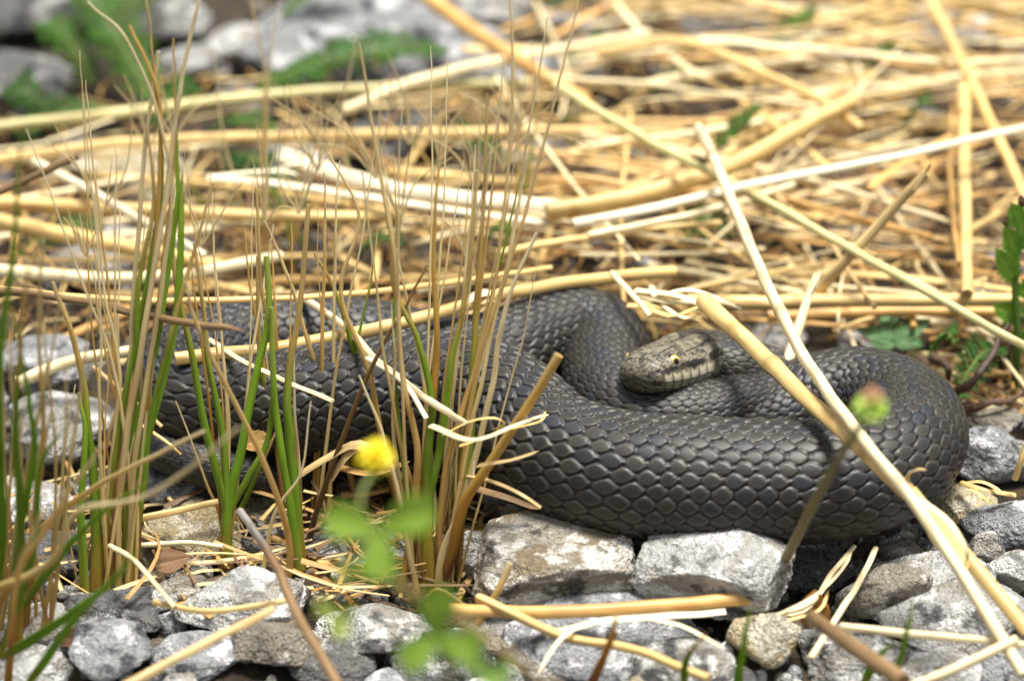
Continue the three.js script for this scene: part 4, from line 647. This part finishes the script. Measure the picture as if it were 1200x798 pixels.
{ // upright herb with serrated leaves behind the outer bend
  const b = G(1188, 455, -5), p = group('green_herb', b), z = b.z; tag(p, 'upright green herb with toothed leaves and dark tips beyond the outer bend', 'herb');
  put('stem', stalk([b, UP(1192, 400, z), UP(1190, 330, z - 3), UP(1196, 250, z - 8)], 11, [[0, '#5d7a34'], [1, '#6f9a38']], 3), M.grass, p);
  for (const [x, y, dx, dy, L, sd] of [[1190, 330, -0.5, 1, 9, 1], [1192, 300, -0.35, 0.9, 8, 2], [1194, 290, 0.7, 0.7, 9, 3], [1192, 345, 0.6, 0.5, 8, 4], [1192, 370, -0.6, 0.4, 6, 5], [1195, 265, -0.3, 0.9, 6, 6], [1190, 400, 0.5, 0.2, 6, 7]]) put('leaf', leaflet(L, 2.2, UP(x, y, z - 3), V3(dx, dy, 0.25), V3(0.1, 0.5, 1), '#6a9a30', '#94b85a', sd, { oval: 1, tooth: 0.22 }), M.leaf, p);
  for (const [x, y] of [[1178, 268], [1196, 244], [1184, 256]]) { const c = UP(x, y, z - 5); put('bud', sweep([c, c.clone().add(V3(0.2, 1.4, 0)), c.clone().add(V3(0, 2.8, 0))], { n: 6, m: 6, r: (t) => 0.9 * Math.sin(Math.PI * (0.1 + 0.85 * t)), col: streaky(C('#5f4436'), 3, 4, 0.4) }), M.dry, p); }
}
{ // small rosette behind the outer bend
  const b = G(1048, 412, -2), p = group('leaf_rosette', b); tag(p, 'little rosette of dull green oval leaves just behind the looped body', 'herb');
  [[-0.9, 0.25, -0.4, 8], [0.95, 0.5, -0.5, 9], [-0.2, 0.5, -0.9, 8], [0.5, 0.2, -1, 6], [-0.8, 0.1, 0.2, 5], [0.8, 0.15, 0.3, 6]].forEach(([x, y, z, L], i) => put('leaf', leaflet(L, 2.1, b.clone().add(V3(0, 2, 0)), V3(x, y, z), V3(0, 1, 0.4), '#5f8456', '#8aa882', i + 70, { oval: 1, tooth: 0 }), M.leaf, p));
}
// dead leaves
function deadLeaf(px, py, h, L, Wd, dir, A, B, label, sd) { const b = G(px, py, h), g = leaflet(L, Wd, b, dir, V3(0.2, 1, 0.5), A, B, sd, { oval: 1, tooth: 0.03 }); return tag(single('dead_leaf', g, M.leaf), label, 'dead leaf', undefined); }
deadLeaf(180, 664, -2, 7, 2.4, V3(1, 0.25, -0.2), '#8a6a50', '#a88a6c', 'curled pinkish brown dead leaf under the cream stone', 5);
deadLeaf(62, 752, -4, 9, 2, V3(0.9, 0.3, 0.1), '#5f4430', '#7a5c42', 'dull brown dead leaf by the lower blurred blades', 6);
deadLeaf(318, 515, 12, 6, 2.2, V3(-0.9, -0.1, 0.1), '#b08a52', '#c9a868', 'small papery tan leaf caught on a green blade', 7);
deadLeaf(950, 735, -2, 7, 3, V3(0.1, 0.9, -0.2), '#a8783c', '#c09a58', 'small orange brown leaf scrap by the cream white stone', 8);
{ // dark twisted roots beyond the outer bend
  const r = rng(91);
  [[[1112, 466, 0], [1140, 442, 6], [1166, 405, 9], [1176, 378, 11]], [[1120, 480, -2], [1160, 472, 2], [1206, 458, 1]], [[1090, 420, 2], [1104, 434, 5], [1110, 448, 2]]].forEach((q, i) => {
    const P = q.map(([x, y, h]) => G(x, y, h)); tag(single('root', sweep(P, { n: 44, m: 11, wob: 1.6, seed: i + 4, r: (t) => (0.95 - 0.5 * t) * (1 + 0.55 * noise(t * 17, i, 0) + 0.3 * noise(t * 40, i, 5)), col: streaky(C(['#3d2c22', '#5a4330', '#4a382a'][i]), i + 30, 30, 0.8) }), M.dry), ['dark woody root leaning up between moss and stones', 'low brown root along the small brownish stone', 'short root end beside the looped body'][i], 'root', 'dark roots by the outer bend');
  });
}
renderer.render(scene, camera);
